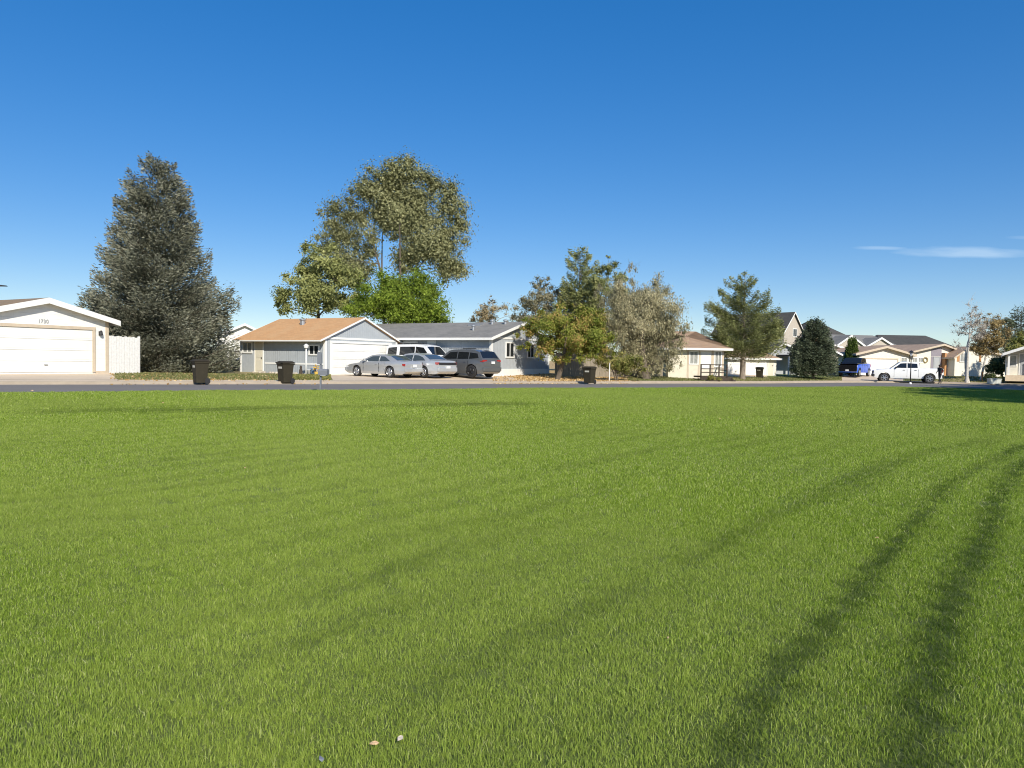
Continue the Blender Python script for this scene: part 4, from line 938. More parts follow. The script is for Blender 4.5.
t.lathe((0, 0, 0), [(.1, 0), (.14, .22), (.15, .24)], 12)
garden(t.build('flowers', M['yellow_fl'], None), 'pot of yellow orange flowers right of the slate blue urn', 'flowers', 316.5, 44.6)
bpy.data.objects['flowers'].name = 'flower_pot'
rng = np.random.default_rng(8)
for k in range(26):
    px = 262 + k * 2.4 + rng.uniform(-1, 1); Y = B2.o[1]; 
    yl = B2.hit('left', px, 372)[0]; p = B2.o + B2.v * yl - B2.u * rng.uniform(.35, .7)
    s = rng.uniform(.09, .17); o = MB().lathe((0, 0, -s * .3), [(s * .6, 0), (s, s * .4), (s * .7, s * .9), (s * .2, s * 1.1)], 7).build('edging_stone', M['rock'], None, smooth=True)
    o.location = (p[0], p[1], gz(p[0], p[1])); o.rotation_euler = (0, 0, rng.uniform(0, 3)); o.scale = (1, .8, 1)
    tag(o, 'pale edging stone lying along the foot of the blue grey garage wall', 'stone', 'edging stones along the grey garage')
# litter lying on the lawn near the camera
def litter(name, label, cat, px, py, size, m, rot):
    x, y = gpt(px, py); vs = [(-1, 0, 0), (-.4, .45, .12), (.3, .4, .3), (1, .05, .1), (.4, -.4, .05), (-.5, -.35, .2)]
    top = [(a * size, b * size, c * size + .004) for a, b, c in vs]
    o = MB().add(vs and [(a * size, b * size, c * size) for a, b, c in vs] + top, [(5, 4, 3, 2, 1, 0), (6, 7, 8, 9, 10, 11)] + [(i, (i + 1) % 6, 6 + (i + 1) % 6, 6 + i) for i in range(6)]).build(name, m, None)
    o.location = (x, y, float(lawn_z(x, y)) + .027); o.rotation_euler = (.3, .1, rot); tag(o, label, cat)
litter('dry_leaf', 'dry orange tan leaf on the grass at the bottom of the lawn', 'leaf', 374, 751, .018, M['tan_leaf'], .3)
litter('dry_leaf', 'pale whitish leaf on the grass right of the orange tan leaf', 'leaf', 400, 746, .02, mat('bleached leaf', (.6, .52, .4), .8), 1.2)
litter('feather', 'small grey feather poking from the grass at the bottom edge', 'feather', 321, 767, .022, M['grey_feather'], 2.0)

for k, (px, py, sz) in enumerate([(32, 391.5, .05), (163, 404, .04), (512, 396, .04), (877, 541, .016), (668, 643, .010), (245, 470, .02), (720, 420, .03)]):
    litter('dry_leaf', 'tiny pale dry leaf lying alone on the open lawn', 'leaf', px, py, sz, M['tan_leaf'], k * 1.1)
    o = [q for q in C.objects if q.name.startswith('dry_leaf')][-1]; o['group'] = 'pale leaves scattered on the lawn'
# ------------------------------------------------------------------ person walking past the truck
def person():
    Y = 66.0; X = xat(940, Y); root_z = float(rz(X)) + .02
    J = {'pel': (0, 0, .92), 'abd': (.01, 0, 1.1), 'chest': (.04, 0, 1.32), 'neck': (.06, 0, 1.47), 'head': (.09, 0, 1.58), 'crown': (.08, 0, 1.68),
         'shL': (.03, .17, 1.40), 'elL': (-.10, .22, 1.14), 'wrL': (.06, .22, .95), 'shR': (.03, -.17, 1.40), 'elR': (.02, -.22, 1.13), 'wrR': (.22, -.18, 1.05),
         'hipL': (0, .09, .88), 'knL': (.16, .10, .50), 'anL': (.22, .10, .09), 'toL': (.38, .11, .04), 'hipR': (0, -.09, .88), 'knR': (-.02, -.10, .48), 'anR': (-.28, -.10, .16), 'toR': (-.20, -.10, .03)}
    Rd = {'pel': (.15, .12), 'abd': (.14, .11), 'chest': (.16, .12), 'neck': (.06, .06), 'head': (.085, .10), 'crown': (.07, .08), 'shL': (.07, .07), 'elL': (.05, .05), 'wrL': (.032, .032), 'shR': (.07, .07), 'elR': (.05, .05), 'wrR': (.032, .032),
          'hipL': (.10, .10), 'knL': (.065, .065), 'anL': (.045, .045), 'toL': (.04, .03), 'hipR': (.10, .10), 'knR': (.065, .065), 'anR': (.045, .045), 'toR': (.04, .03)}
    E = [('pel', 'abd'), ('abd', 'chest'), ('chest', 'neck'), ('neck', 'head'), ('head', 'crown'), ('chest', 'shL'), ('shL', 'elL'), ('elL', 'wrL'), ('chest', 'shR'), ('shR', 'elR'), ('elR', 'wrR'),
         ('pel', 'hipL'), ('hipL', 'knL'), ('knL', 'anL'), ('anL', 'toL'), ('pel', 'hipR'), ('hipR', 'knR'), ('knR', 'anR'), ('anR', 'toR')]
    ks = list(J); vs = [J[k] for k in ks]; ed = [(ks.index(a), ks.index(b)) for a, b in E]; rad = [Rd[k] for k in ks]
    for s, w in ((1, 'wrL'), (-1, 'wrR')):   # palm and five fingers
        wx, wy, wz = J[w]; pi = len(vs); vs.append((wx + .03, wy, wz - .07)); rad.append((.035, .02)); ed.append((ks.index(w), pi))
        for k in range(5):
            dy = (-.035 + .0175 * k); a = len(vs)
            b0 = (wx + .035 + (.03 if k == 4 else 0), wy + dy, wz - (.10 if k < 4 else .06)); b1 = (b0[0] + .02, b0[1], b0[2] - (.05 - .006 * abs(k - 1)))
            vs += [b0, b1]; rad += [(.009, .009), (.007, .007)]; ed += [(pi, a), (a, a + 1)]
    me = bpy.data.meshes.new('person'); me.from_pydata(vs, ed, []); o = bpy.data.objects.new('person', me); C.objects.link(o)
    o.location = (X, Y, root_z); o.rotation_euler = (0, 0, R(200))
    sk = o.modifiers.new('skin', 'SKIN'); me.skin_vertices[0].data[0].use_root = True
    for i, r_ in enumerate(rad): me.skin_vertices[0].data[i].radius = r_; me.skin_vertices[0].data[i].use_root = (i == 0)
    sb = o.modifiers.new('sub', 'SUBSURF'); sb.levels = 1; sb.render_levels = 2
    dg = bpy.context.evaluated_depsgraph_get(); ev = o.evaluated_get(dg); m2 = bpy.data.meshes.new_from_object(ev); o.modifiers.clear(); o.data = m2
    m2.materials.clear()
    for k in ('dark_cloth', 'skin'): m2.materials.append(M[k])
    for p in m2.polygons: p.use_smooth = True; c = p.center; p.material_index = 1 if (c.z > 1.46 or ((abs(c.y) > .13) and .80 < c.z < 1.0 and c.x > .04)) else 0
    tag(o, 'person in dark clothing walking past the tail of the white pickup', 'person')
    h = MB().lathe((.06, 0, 1.60), [(.10, -.06), (.115, .02), (.10, .09), (.05, .125), (.01, .13)], 14).build('hair', M['hair'], o, smooth=True)
    n = MB(); n.add([(.185, 0, 1.60), (.17, -.02, 1.56), (.17, .02, 1.56), (.215, 0, 1.56)], [(0, 1, 3), (0, 3, 2), (1, 2, 3)]); n.build('nose', M['skin'], o)
    e = MB()
    for s in (-1, 1): e.lathe((.165, s * .032, 1.60), [(.002, -.008), (.01, 0), (.002, .008)], 6)
    e.build('eyes', M['hair'], o)
person()

# ------------------------------------------------------------------ trees
def rdir(rng, n):
    v = rng.normal(size=(n, 3)); return v / np.linalg.norm(v, axis=1)[:, None]
def leaf_quads(rng, C_, size, aspect, axis=None, jitter=1.0, up=0.0, out=None, bias=1.0):
    """one small quad per centre; out = direction the leaf faces on average"""
    n = len(C_); a = rdir(rng, n)
    if axis is not None: a = axis + a * jitter
    a[:, 2] += up; a /= np.linalg.norm(a, axis=1)[:, None]
    nv = rdir(rng, n) if out is None else out * bias + rdir(rng, n)
    b = np.cross(a, nv); b /= np.maximum(np.linalg.norm(b, axis=1), 1e-6)[:, None]
    if out is not None and axis is None:
        a = np.cross(b, nv); a /= np.maximum(np.linalg.norm(a, axis=1), 1e-6)[:, None]
    s = size * rng.uniform(.6, 1.3, n)[:, None]; l = a * s / 2; w = b * s * aspect / 2
    return np.stack([C_ - l, C_ + w, C_ + l, C_ - w], 1)
def limbs_mesh(segs, name, m, parent):
    mb = MB()
    for p0, p1, ra, rb, n in segs: mb.tube(p0, p1, ra, rb, n, cap=False)
    return mb.build(name, m, parent, smooth=True)
def curve_pts(a, b, sag, n, rng, wob=.06):
    a = np.array(a, float); b = np.array(b, float); L_ = np.linalg.norm(b - a); out = []
    off = rng.normal(size=3) * L_ * wob
    for i in range(n + 1):
        t = i / n; p = a * (1 - t) + b * t; p = p + off * math.sin(math.pi * t); p[2] += sag * L_ * math.sin(math.pi * t); out.append(p)
    return out
def decid(name, label, px, Y, blobs, nleaf, lsize, lm, bm, trunk_r, seed, nclump=60, clr=.55, stems=1, cat='tree', group=None, splay=.0, topf=.62, aspect=.6, up=0, base_y=None, world=None, limb=True, fork=.35, hang=0, twig=0):
    """blobs: crown lobes measured in the picture at the tree's own distance (x, y, rx, ry)"""
    rng = np.random.default_rng(seed)
    if world: X, Yw = world; Y = Yw
    else: X = xat(px, Y)
    z = gz(X, Y); root = thing(name, label, cat, (X, Y, z), 0, group); o = np.array([X, Y, z]); k = Y / F
    BL = []
    for b in blobs:
        if world: BL.append((np.array(b[:3]), np.array([b[3], b[3], b[4]])))
        else:
            c = at(b[0], b[1], Y) - o; c[1] = rng.uniform(-.35, .35) * b[2] * k; BL.append((c, np.array([b[2] * k, b[2] * k * .9, b[3] * k])))
    vol = np.array([np.prod(r_) for _, r_ in BL]) ** .6; vol /= vol.sum(); cl = []; tries = 0
    while len(cl) < nclump:
        i = rng.choice(len(BL), p=vol); c, r_ = BL[i]; d = rdir(rng, 1)[0]; rr = rng.uniform(.25, 1) ** .5
        p = c + d * r_ * rr * rng.uniform(.85, 1.0)
        tries += 1
        if p[2] > .4 or tries > 4 * nclump: cl.append((p, (min(r_) * clr * 1.15) * rng.uniform(.5, 1.15)))
    cz = np.array([p for p, _ in cl]); ztop = cz[:, 2].max(); zlow = cz[:, 2].min()
    segs = []; nodes = []
    for s in range(stems):
        ang = 2 * math.pi * s / stems + rng.uniform(0, 1); tb = np.array([math.cos(ang), math.sin(ang), 0]) * (trunk_r * 1.2 if stems > 1 else 0)
        top = np.array([BL[0][0][0] * .8, BL[0][0][1] * .5, zlow + (ztop - zlow) * topf]) + np.array([math.cos(ang), math.sin(ang), 0]) * splay * (1 if stems > 1 else 0)
        pts = curve_pts(tb + np.array([0, 0, -.2]), top, 0, 8, rng, .03)
        for i in range(8):
            ra = trunk_r * (1 - .85 * i / 8) * (1.25 if i == 0 else 1); rb = trunk_r * (1 - .85 * (i + 1) / 8); segs.append((pts[i], pts[i + 1], ra, rb, 10))
            if i >= 1: nodes.append((pts[i + 1], rb))
    order = np.argsort(rng.random(len(cl)))
    if limb:
        NP = [n_[0] for n_ in nodes]; NR = [n_[1] for n_ in nodes]
        for idx in order:
            p, _ = cl[idx]; A_ = np.array(NP); d = np.linalg.norm(A_ - p, axis=1) + np.maximum(0, A_[:, 2] - p[2] + .2) * 1.5 + .6 * (np.array(NR) < .02)
            j = int(np.argmin(d)); r_ = min(NR[j] * .62, trunk_r * .35); pts = curve_pts(A_[j], p, .08, 3, rng)
            for i in range(3):
                ra = r_ * (1 - .28 * i); rb = r_ * (1 - .28 * (i + 1)); segs.append((pts[i], pts[i + 1], max(ra, .012), max(rb, .009), 5)); NP.append(pts[i + 1]); NR.append(rb)
            for _ in range(twig):
                q = p + rdir(rng, 1)[0] * rng.uniform(.2, .6) + np.array([0, 0, .25]); segs.append((pts[2], q, .012, .004, 3))
    limbs_mesh(segs, 'trunk', bm, root)
    w = np.array([c[1] for c in cl]) ** 2; w /= w.sum(); ids = rng.choice(len(cl), nleaf, p=w)
    cc = cz[ids]; cr_ = np.array([c[1] for c in cl])[ids]
    OD = rdir(rng, nleaf); P_ = cc + OD * (cr_ * np.minimum(np.abs(rng.normal(0, .62, nleaf)), rng.uniform(.9, 1.35, nleaf)))[:, None] * np.array([1, 1, .85])
    mid = cz.mean(0); GD = P_ - mid; GD /= np.maximum(np.linalg.norm(GD, axis=1), 1e-6)[:, None]; OD = OD * .6 + GD * .7 + np.array([0, 0, .25])
    if hang: P_[:, 2] -= rng.uniform(0, hang, nleaf)
    ax_ = None
    if hang: ax_ = np.tile(np.array([[0, 0, -1.0]]), (nleaf, 1))
    ok = P_[:, 2] > .12; P_ = P_[ok]; ids = ids[ok]; OD = OD[ok]
    ct = rng.uniform(-.25, .25, len(cl)); tint = np.clip(.45 + ct[ids] + rng.normal(0, .2, len(P_)), 0, 1)
    quads_obj('crown', leaf_quads(rng, P_, lsize, aspect, None if ax_ is None else ax_[ok], .8, up, OD, 1.1), lm, root, tint)
    return root
def conifer(name, label, px, Y, top_y, R_, lm, bm, seed, tiers=34, per=13, nn=30000, tilt=.05, droop=.2, z0=.3, shape=.8, gapf=0.0, needle=(.2, .35), trunk_r=.22, cat='tree', group=None, spread=.10, base_skirt=0.9, bush=.0, world=None, upt=.25, bare=0):
    rng = np.random.default_rng(seed)
    X = xat(px, Y); z = gz(X, Y); root = thing(name, label, cat, (X, Y, z), 0, group)
    H = float(at(px, top_y, Y)[2]) - z; segs = []
    for i in range(8): segs.append((np.array([0, 0, H * .97 * i / 8 - (.2 if i == 0 else 0)]), np.array([0, 0, H * .97 * (i + 1) / 8]), trunk_r * (1 - i / 8.3), trunk_r * (1 - (i + 1) / 8.3), 8))
    P_ = []; D_ = []; T_ = []
    lens = []; br = []
    lump = rng.uniform(0, 6.28, 4)
    for t in range(tiers):
        f = (t + rng.uniform(-.3, .3)) / tiers; f = min(max(f, 0), .995); zz = z0 + (H * .985 - z0) * f
        prof = (1 - f) ** shape
        if f < .12: prof *= base_skirt + (1 - base_skirt) * f / .12
        nb = max(5, int(per * (.45 + .55 * prof)))
        for b in range(nb):
            az = rng.uniform(0, 2 * math.pi); wob = 1 + .10 * math.sin(2 * az + lump[0] + f * 5) + .07 * math.sin(3 * az + lump[1] - f * 9)
            Lb = R_ * prof * rng.uniform(.78, 1.05) * wob + .12
            if rng.random() < gapf: Lb *= rng.uniform(.35, .7)
            br.append((zz, az, Lb, f)); lens.append(Lb ** 1.5)
    lens = np.array(lens); cnt = rng.poisson(nn * lens / lens.sum())
    for (zz, az, Lb, f), c in zip(br, cnt):
        d = np.array([math.cos(az), math.sin(az), 0]); sd = np.array([-math.sin(az), math.cos(az), 0])
        u = rng.uniform(.02, 1, c) ** .5; el = tilt + .55 * f
        zc = zz + Lb * (u * el - droop * u * (1 - .9 * u) * 1.6 * (1 - f))
        sw = Lb * spread * (1.25 - u) * 2.2 + .06
        lat = rng.normal(0, 1, c) * sw
        ver = rng.normal(0, 1, c) * (.05 + bush + .04 * Lb) - np.abs(lat) * .22
        p = d * (u * Lb - np.abs(lat) * .35)[:, None] + sd * lat[:, None]; p[:, 2] += zc + ver
        P_.append(p); dd = d * .9 + sd * np.sign(lat)[:, None] * .55 + np.array([0, 0, upt]); D_.append(dd)
        T_.append(np.clip(rng.normal(.42, .2, c) + .3 * (u - .6) + rng.normal(0, .1), 0, 1))
        n = 3; pr = None
        for i in range(n + 1):
            uu_ = i / n * .9; q = d * uu_ * Lb; q = q + np.array([0, 0, zz + Lb * (uu_ * el - droop * uu_ * (1 - .9 * uu_) * 1.6 * (1 - f))])
            if pr is not None and (Lb > .8): segs.append((pr, q, .012 * Lb * (1.3 - uu_) + .01, .012 * Lb * (1 - uu_) + .006, 4))
            pr = q
    P_ = np.concatenate(P_); D_ = np.concatenate(D_); T_ = np.concatenate(T_); ok = P_[:, 2] > .05
    limbs_mesh(segs, 'trunk', bm, root)
    OD = P_ * np.array([1, 1, 0]); OD /= np.maximum(np.linalg.norm(OD, axis=1), .3)[:, None]; OD = OD + np.array([0, 0, .5])
    quads_obj('crown', leaf_quads(rng, P_[ok], needle[0], needle[1], D_[ok], .55, out=OD[ok], bias=1.1), lm, root, T_[ok])
    return root
LM = {
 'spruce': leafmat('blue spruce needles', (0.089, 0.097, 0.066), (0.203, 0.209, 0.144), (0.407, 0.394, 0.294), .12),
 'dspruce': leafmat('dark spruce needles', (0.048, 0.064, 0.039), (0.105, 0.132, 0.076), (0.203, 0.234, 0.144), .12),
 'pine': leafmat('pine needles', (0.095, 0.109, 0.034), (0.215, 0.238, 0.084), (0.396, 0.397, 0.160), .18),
 'cotton': leafmat('cottonwood leaves', (0.164, 0.171, 0.076), (0.299, 0.303, 0.142), (0.521, 0.512, 0.273), .3),
 'willow': leafmat('willow leaves', (0.168, 0.188, 0.059), (0.348, 0.366, 0.128), (0.629, 0.628, 0.255), .3),
 'maple': leafmat('bright green leaves', (0.103, 0.142, 0.015), (0.224, 0.315, 0.034), (0.430, 0.520, 0.078), .35),
 'tan': leafmat('tan leaves', (0.192, 0.160, 0.088), (0.384, 0.312, 0.176), (0.608, 0.496, 0.304), .3),
 'olive': leafmat('silver olive leaves', (0.197, 0.186, 0.099), (0.373, 0.345, 0.199), (0.707, 0.627, 0.383), .25),
 'darkgrey': leafmat('dull grey green leaves', (0.142, 0.142, 0.082), (0.295, 0.275, 0.166), (0.519, 0.458, 0.294), .25),
 'tallg': leafmat('mixed green grey leaves', (0.115, 0.136, 0.046), (0.262, 0.281, 0.101), (0.502, 0.485, 0.202), .25),
 'yellow': leafmat('yellowing leaves', (0.141, 0.195, 0.023), (0.328, 0.349, 0.069), (0.620, 0.370, 0.150), .35),
 'shrub': leafmat('yellow green shrub leaves', (0.116, 0.140, 0.027), (0.248, 0.252, 0.067), (0.495, 0.406, 0.162), .3),
 'arb': leafmat('arborvitae', (0.043, 0.070, 0.012), (0.101, 0.149, 0.028), (0.186, 0.250, 0.055), .15),
 'birch': leafmat('sparse birch leaves', (0.260, 0.228, 0.172), (0.442, 0.388, 0.315), (0.650, 0.589, 0.486), .3),
 'brownt': leafmat('brown autumn leaves', (0.180, 0.128, 0.045), (0.330, 0.247, 0.098), (0.540, 0.420, 0.210), .3),
 'deepg': leafmat('deep green leaves', (0.036, 0.054, 0.018), (0.084, 0.114, 0.036), (0.180, 0.204, 0.072), .2),
}
TB = 'trees behind the houses'
conifer('blue_spruce', 'huge grey green spruce standing between the white garage and the tan roofed garage', 158, 45.0, 157, 4.75, LM['spruce'], M['bark'], 11, tiers=30, per=20, nn=170000, tilt=.14, droop=.34, shape=.60, needle=(.20, .28), spread=.10, bush=.045, gapf=.16, base_skirt=.93, trunk_r=.35, upt=.35)
decid('cottonwood', 'towering grey green cottonwood behind the bright green tree', 394, 75,
      [(394, 185, 14, 24), (406, 262, 13, 13), (400, 246, 9, 14), (396, 228, 9, 14), (366, 262, 12, 16), (382, 222, 13, 20), (378, 204, 14, 20), (391, 236, 8, 14), (374, 252, 8, 14), (358, 200, 14, 20), (372, 185, 12, 22), (392, 178, 13, 22), (405, 170, 12, 16), (420, 180, 14, 22), (436, 195, 13, 20), (450, 192, 11, 14), (455, 215, 14, 16), (461, 236, 11, 13), (340, 215, 14, 17), (328, 236, 12, 18), (322, 214, 6, 8),
       (345, 245, 16, 20), (364, 236, 13, 26), (388, 205, 14, 22), (412, 215, 18, 26), (435, 240, 20, 22), (450, 262, 14, 12), (463, 274, 8, 7), (368, 268, 9, 14), (350, 270, 16, 14), (413, 250, 15, 18), (442, 277, 12, 8), (330, 258, 12, 14), (405, 192, 12, 14)],
      125000, .22, LM['cotton'], M['bark'], .26, 21, nclump=430, clr=.98, topf=.42, stems=4, splay=2.6, group=TB, twig=1)
decid('willow_tree', 'soft olive green tree at the left of the tall cottonwood', 318, 66, [(316, 288, 30, 28), (298, 296, 24, 24), (328, 266, 20, 26), (345, 290, 22, 26), (312, 254, 13, 18), (287, 305, 14, 16), (300, 272, 14, 16), (345, 308, 20, 14)],
      38000, .22, LM['willow'], M['bark'], .25, 22, nclump=80, clr=.42, group=TB)
decid('leafy_tree', 'rounded bright green tree below the tall cottonwood', 402, 60, [(402, 300, 38, 28), (382, 294, 30, 24), (425, 303, 26, 26), (370, 312, 24, 18), (400, 281, 26, 14), (432, 318, 18, 16)],
      60000, .17, LM['maple'], M['bark'], .25, 23, nclump=120, clr=.50, group=TB)
decid('bare_tree', 'small tan thinning tree above the grey roof ridge', 492, 82, [(492, 312, 16, 16), (480, 318, 12, 12), (505, 320, 12, 10), (490, 300, 5, 9)], 6500, .17, LM['tan'], M['bark_pale'], .18, 24, nclump=46, clr=.38, group=TB, twig=1)
decid('grey_tree', 'dull grey green tree above the roof end left of the tallest evergreen', 536, 72, [(536, 310, 20, 22), (524, 312, 14, 16), (543, 290, 12, 20), (556, 305, 16, 22), (538, 284, 9, 10)], 15000, .17, LM['darkgrey'], M['bark'], .2, 25, nclump=60, clr=.42, group=TB, twig=1)
conifer('pine_tree', 'tall ragged evergreen rising behind the yellowing tree', 578, 69, 247, 3.2, LM['tallg'], M['bark'], 26, tiers=26, per=9, nn=26000, tilt=.35, droop=.05, shape=.55, needle=(.28, .28), spread=.12, gapf=.3, bush=.1, group=TB)
decid('poplar_tree', 'narrow grey green tree between the tall evergreen and the broad silvery tree', 609, 66, [(607, 300, 20, 30), (607, 274, 11, 18), (598, 285, 14, 20), (622, 290, 13, 20), (608, 262, 6, 9), (590, 300, 14, 20)], 26000, .17, LM['tallg'], M['bark'], .2, 27, nclump=60, clr=.42, group=TB, up=.5)
decid('russian_olive', 'broad silvery grey tree with drooping branches beside the cream house', 645, 56,
      [(640, 318, 40, 36), (636, 300, 24, 26), (648, 330, 34, 30), (612, 325, 20, 26), (620, 300, 22, 26), (660, 310, 26, 30), (630, 345, 32, 26), (665, 345, 26, 24), (628, 272, 9, 12), (655, 285, 16, 14), (676, 330, 14, 18), (668, 292, 8, 8), (680, 352, 9, 14), (640, 362, 24, 14), (664, 362, 20, 12), (600, 290, 10, 14)],
      95000, .16, LM['olive'], M['bark'], .3, 28, nclump=190, clr=.44, stems=3, splay=.8, hang=.35, aspect=.35, twig=1)
decid('yellowing_tree', 'broad round tree with yellowing leaves over the dry leaf strip', 557, 50.3,
      [(568, 333, 36, 24), (545, 335, 22, 18), (590, 335, 22, 20), (560, 318, 28, 14), (585, 318, 20, 14), (540, 350, 16, 10), (585, 352, 26, 12), (604, 340, 15, 18), (607, 354, 12, 12), (572, 308, 18, 7), (596, 318, 14, 12), (532, 325, 12, 10), (524, 340, 12, 13), (519, 330, 8, 8), (596, 356, 18, 10), (560, 354, 22, 9)],
      64000, .13, LM['yellow'], M['bark'], .19, 29, nclump=165, clr=.40, twig=1)
decid('leafy_shrub', 'yellow green shrub beside the thin white pole', 618, 51.5, [(606, 360, 12, 12), (620, 362, 14, 12), (634, 366, 12, 10), (600, 350, 8, 9)], 6500, .14, LM['shrub'], M['bark'], .05, 30, nclump=50, clr=.5, cat='shrub', stems=3)
conifer('pine_tree', 'big open pine with a thick trunk in front of the white garage doors', 742.5, 63.3, 270, 4.3, LM['pine'], M['bark_mid'], 31, tiers=15, per=9, nn=44000, tilt=.30, droop=.12, z0=1.9, shape=.85, needle=(.22, .22), spread=.085, gapf=.2, bush=.03, trunk_r=.27, base_skirt=.85)
conifer('dark_spruce', 'dense dark green cone shaped spruce left of the blue pickup', 813, 69.5, 319, 2.35, LM['dspruce'], M['bark'], 32, tiers=30, per=15, nn=42000, tilt=.05, droop=.15, z0=.7, shape=.6, needle=(.2, .3), spread=.12, bush=.06, trunk_r=.16, base_skirt=.8)
conifer('arborvitae', 'small narrow green arborvitae behind the blue pickup', 851, 80.5, 338.5, .85, LM['arb'], M['bark'], 33, tiers=26, per=14, nn=16000, tilt=.5, droop=0, z0=.1, shape=.45, needle=(.16, .4), spread=.2, bush=.05, trunk_r=.08, upt=1.0)
decid('birch_tree', 'slender white barked birch with few leaves near the porch house', 967, 68, [(970, 325, 14, 20), (960, 335, 10, 14), (978, 318, 10, 12), (972, 305, 7, 8), (966, 312, 7, 9), (985, 330, 8, 10), (955, 322, 7, 6)], 2600, .12, LM['birch'], M['bark_birch'], .15, 34, nclump=60, clr=.4, stems=2, splay=.7, twig=3)
decid('autumn_tree', 'brown leaved tree with pale trunk right of the birch', 980.5, 71, [(992, 335, 16, 20), (985, 345, 16, 14), (1000, 330, 8, 14), (978, 350, 12, 10), (990, 318, 8, 8)], 16000, .14, LM['brownt'], M['bark_birch'], .12, 35, nclump=70, clr=.42, twig=1)
conifer('evergreen_tree', 'dark blue green evergreen behind the pale porch house', 1019, 88, 306, 3.0, LM['dspruce'], M['bark'], 36, tiers=26, per=12, nn=12000, shape=.45, gapf=.25, needle=(.26, .3), bush=.1, group=TB)
decid('grey_tree', 'dark crowned tree right of the brown leaved tree', 1007, 84, [(1006, 328, 9, 14), (1013, 332, 10, 14), (1003, 340, 8, 10)], 5000, .2, LM['dspruce'], M['bark'], .15, 37, nclump=36, clr=.5, group=TB)
decid('leafy_tree', 'green and yellow tree just above the pale porch roof', 1018, 77, [(1018, 345, 12, 9), (1010, 350, 10, 8), (1026, 340, 10, 10)], 4500, .18, LM['shrub'], M['bark'], .12, 38, nclump=30, clr=.5, group=TB)
decid('leafy_tree', 'dark leafy tree filling the gap behind the broad brown leaved tree', 1003, 79, [(1000, 366, 9, 9), (1006, 364, 7, 9), (994, 367, 9, 8)], 7000, .2, LM['deepg'], M['bark'], .12, 41, nclump=40, clr=.5, group=TB)
for k, (px, Y, w_, h_, lab) in enumerate([(991, 69, 6, 5, 'low green bush just behind the utility box'), (1002, 68, 5, 3, 'low straggly bush beside the porch house corner'), (712, 56.6, 3.5, 3.2, 'small brown green bush before the wooden deck'), (719, 56.6, 2.6, 2.2, 'tiny dry bush at the foot of the deck steps')]):
    z = gz(xat(px, Y), Y); yb = horizon(px) + (1.5 - z) * F / Y
    decid('bush', lab, px, Y, [(px, yb - h_ * .9, w_, h_)], 1500, .11, LM['deepg'] if k == 0 else LM['shrub'], M['bark'], .02, 50 + k, nclump=16, clr=.6, cat='bush')
# trees just outside the frame on the right that shade the street corner
for k, (x, y, r_, h_) in enumerate([(28.2, 21.5, 4.6, 4), (29.6, 28, 4.6, 4), (32.6, 34.5, 4.6, 4), (36.8, 40.5, 4.4, 4), (41.2, 46, 4.6, 4), (45.8, 51.5, 4.6, 4)]):
    decid('shade_tree', 'leafy shade tree standing in the park beyond the right edge of the view', 0, y, [(0, 0, 6.2, r_, h_ * .9), (1.6, 0, 5.2, r_ * .7, 2.6), (-1.2, .5, 7.3, r_ * .7, 2.6)], 11000, .42, LM['deepg'], M['bark'], .28, 60 + k, nclump=60, clr=.45, world=(x, y), group='shade trees beyond the right edge')

# low plants in the garden bed, fallen leaves: stuff
rng = np.random.default_rng(77)
def scatter_quads(name, label, n, fx, size, lm, upr, h):
    P_ = []
    while len(P_) < n:
        X, Y = fx(rng); P_.append((X, Y, gz(X, Y) + rng.uniform(0.0, h)))
    P_ = np.array(P_); ax_ = np.tile([[0, 0, 1.0]], (n, 1)) if upr else None
    o = quads_obj(name, leaf_quads(rng, P_, size, .45 if upr else .8, ax_, .5 if upr else 1) * np.array([1, 1, 1.0]), lm, None, rng.uniform(0, 1, n)); o['kind'] = 'stuff'; o['label'] = label; return o
def bed(r_):
    px = r_.uniform(292, 331); X, Y = kp(px, 0); Y = Y + r_.uniform(2.0, 6.2); return xat(px, Y), Y
scatter_quads('ground_cover', 'low green plants in the garden bed', 5200, bed, .09, LM['shrub'], True, .14)
def lf(r_):
    px = r_.uniform(492, 640) if r_.random() < .75 else r_.uniform(110, 330); Y0 = 40.0; X, Y0 = kp(px, 0); Y = Y0 + (r_.uniform(1.5, 9) if r_.random() < .85 else r_.uniform(-.8, 1.5)); return xat(px, Y), Y
o = scatter_quads('fallen_leaves', 'dry tan leaves scattered on the verge', 5200, lf, .11, leafmat('fallen leaves', (.28, .16, .05), (.50, .33, .13), (.66, .52, .30), .1), False, .03)
# fuzz of blades on the front yards so their edges are not clean
def yg(r_):
    px = r_.uniform(115, 1003)
    if 330 < px < 628 or 842 < px < 905: px = r_.uniform(628, 842)
    X, Y0 = kp(px, 0); Y = Y0 + r_.uniform(1.8, 9); return xat(px, Y), Y
scatter_quads('yard_grass', 'short dry grass on the front yards', 26000, yg, .12, leafmat('yard grass', (.10, .12, .03), (.17, .19, .06), (.34, .29, .14), .2), True, .05)

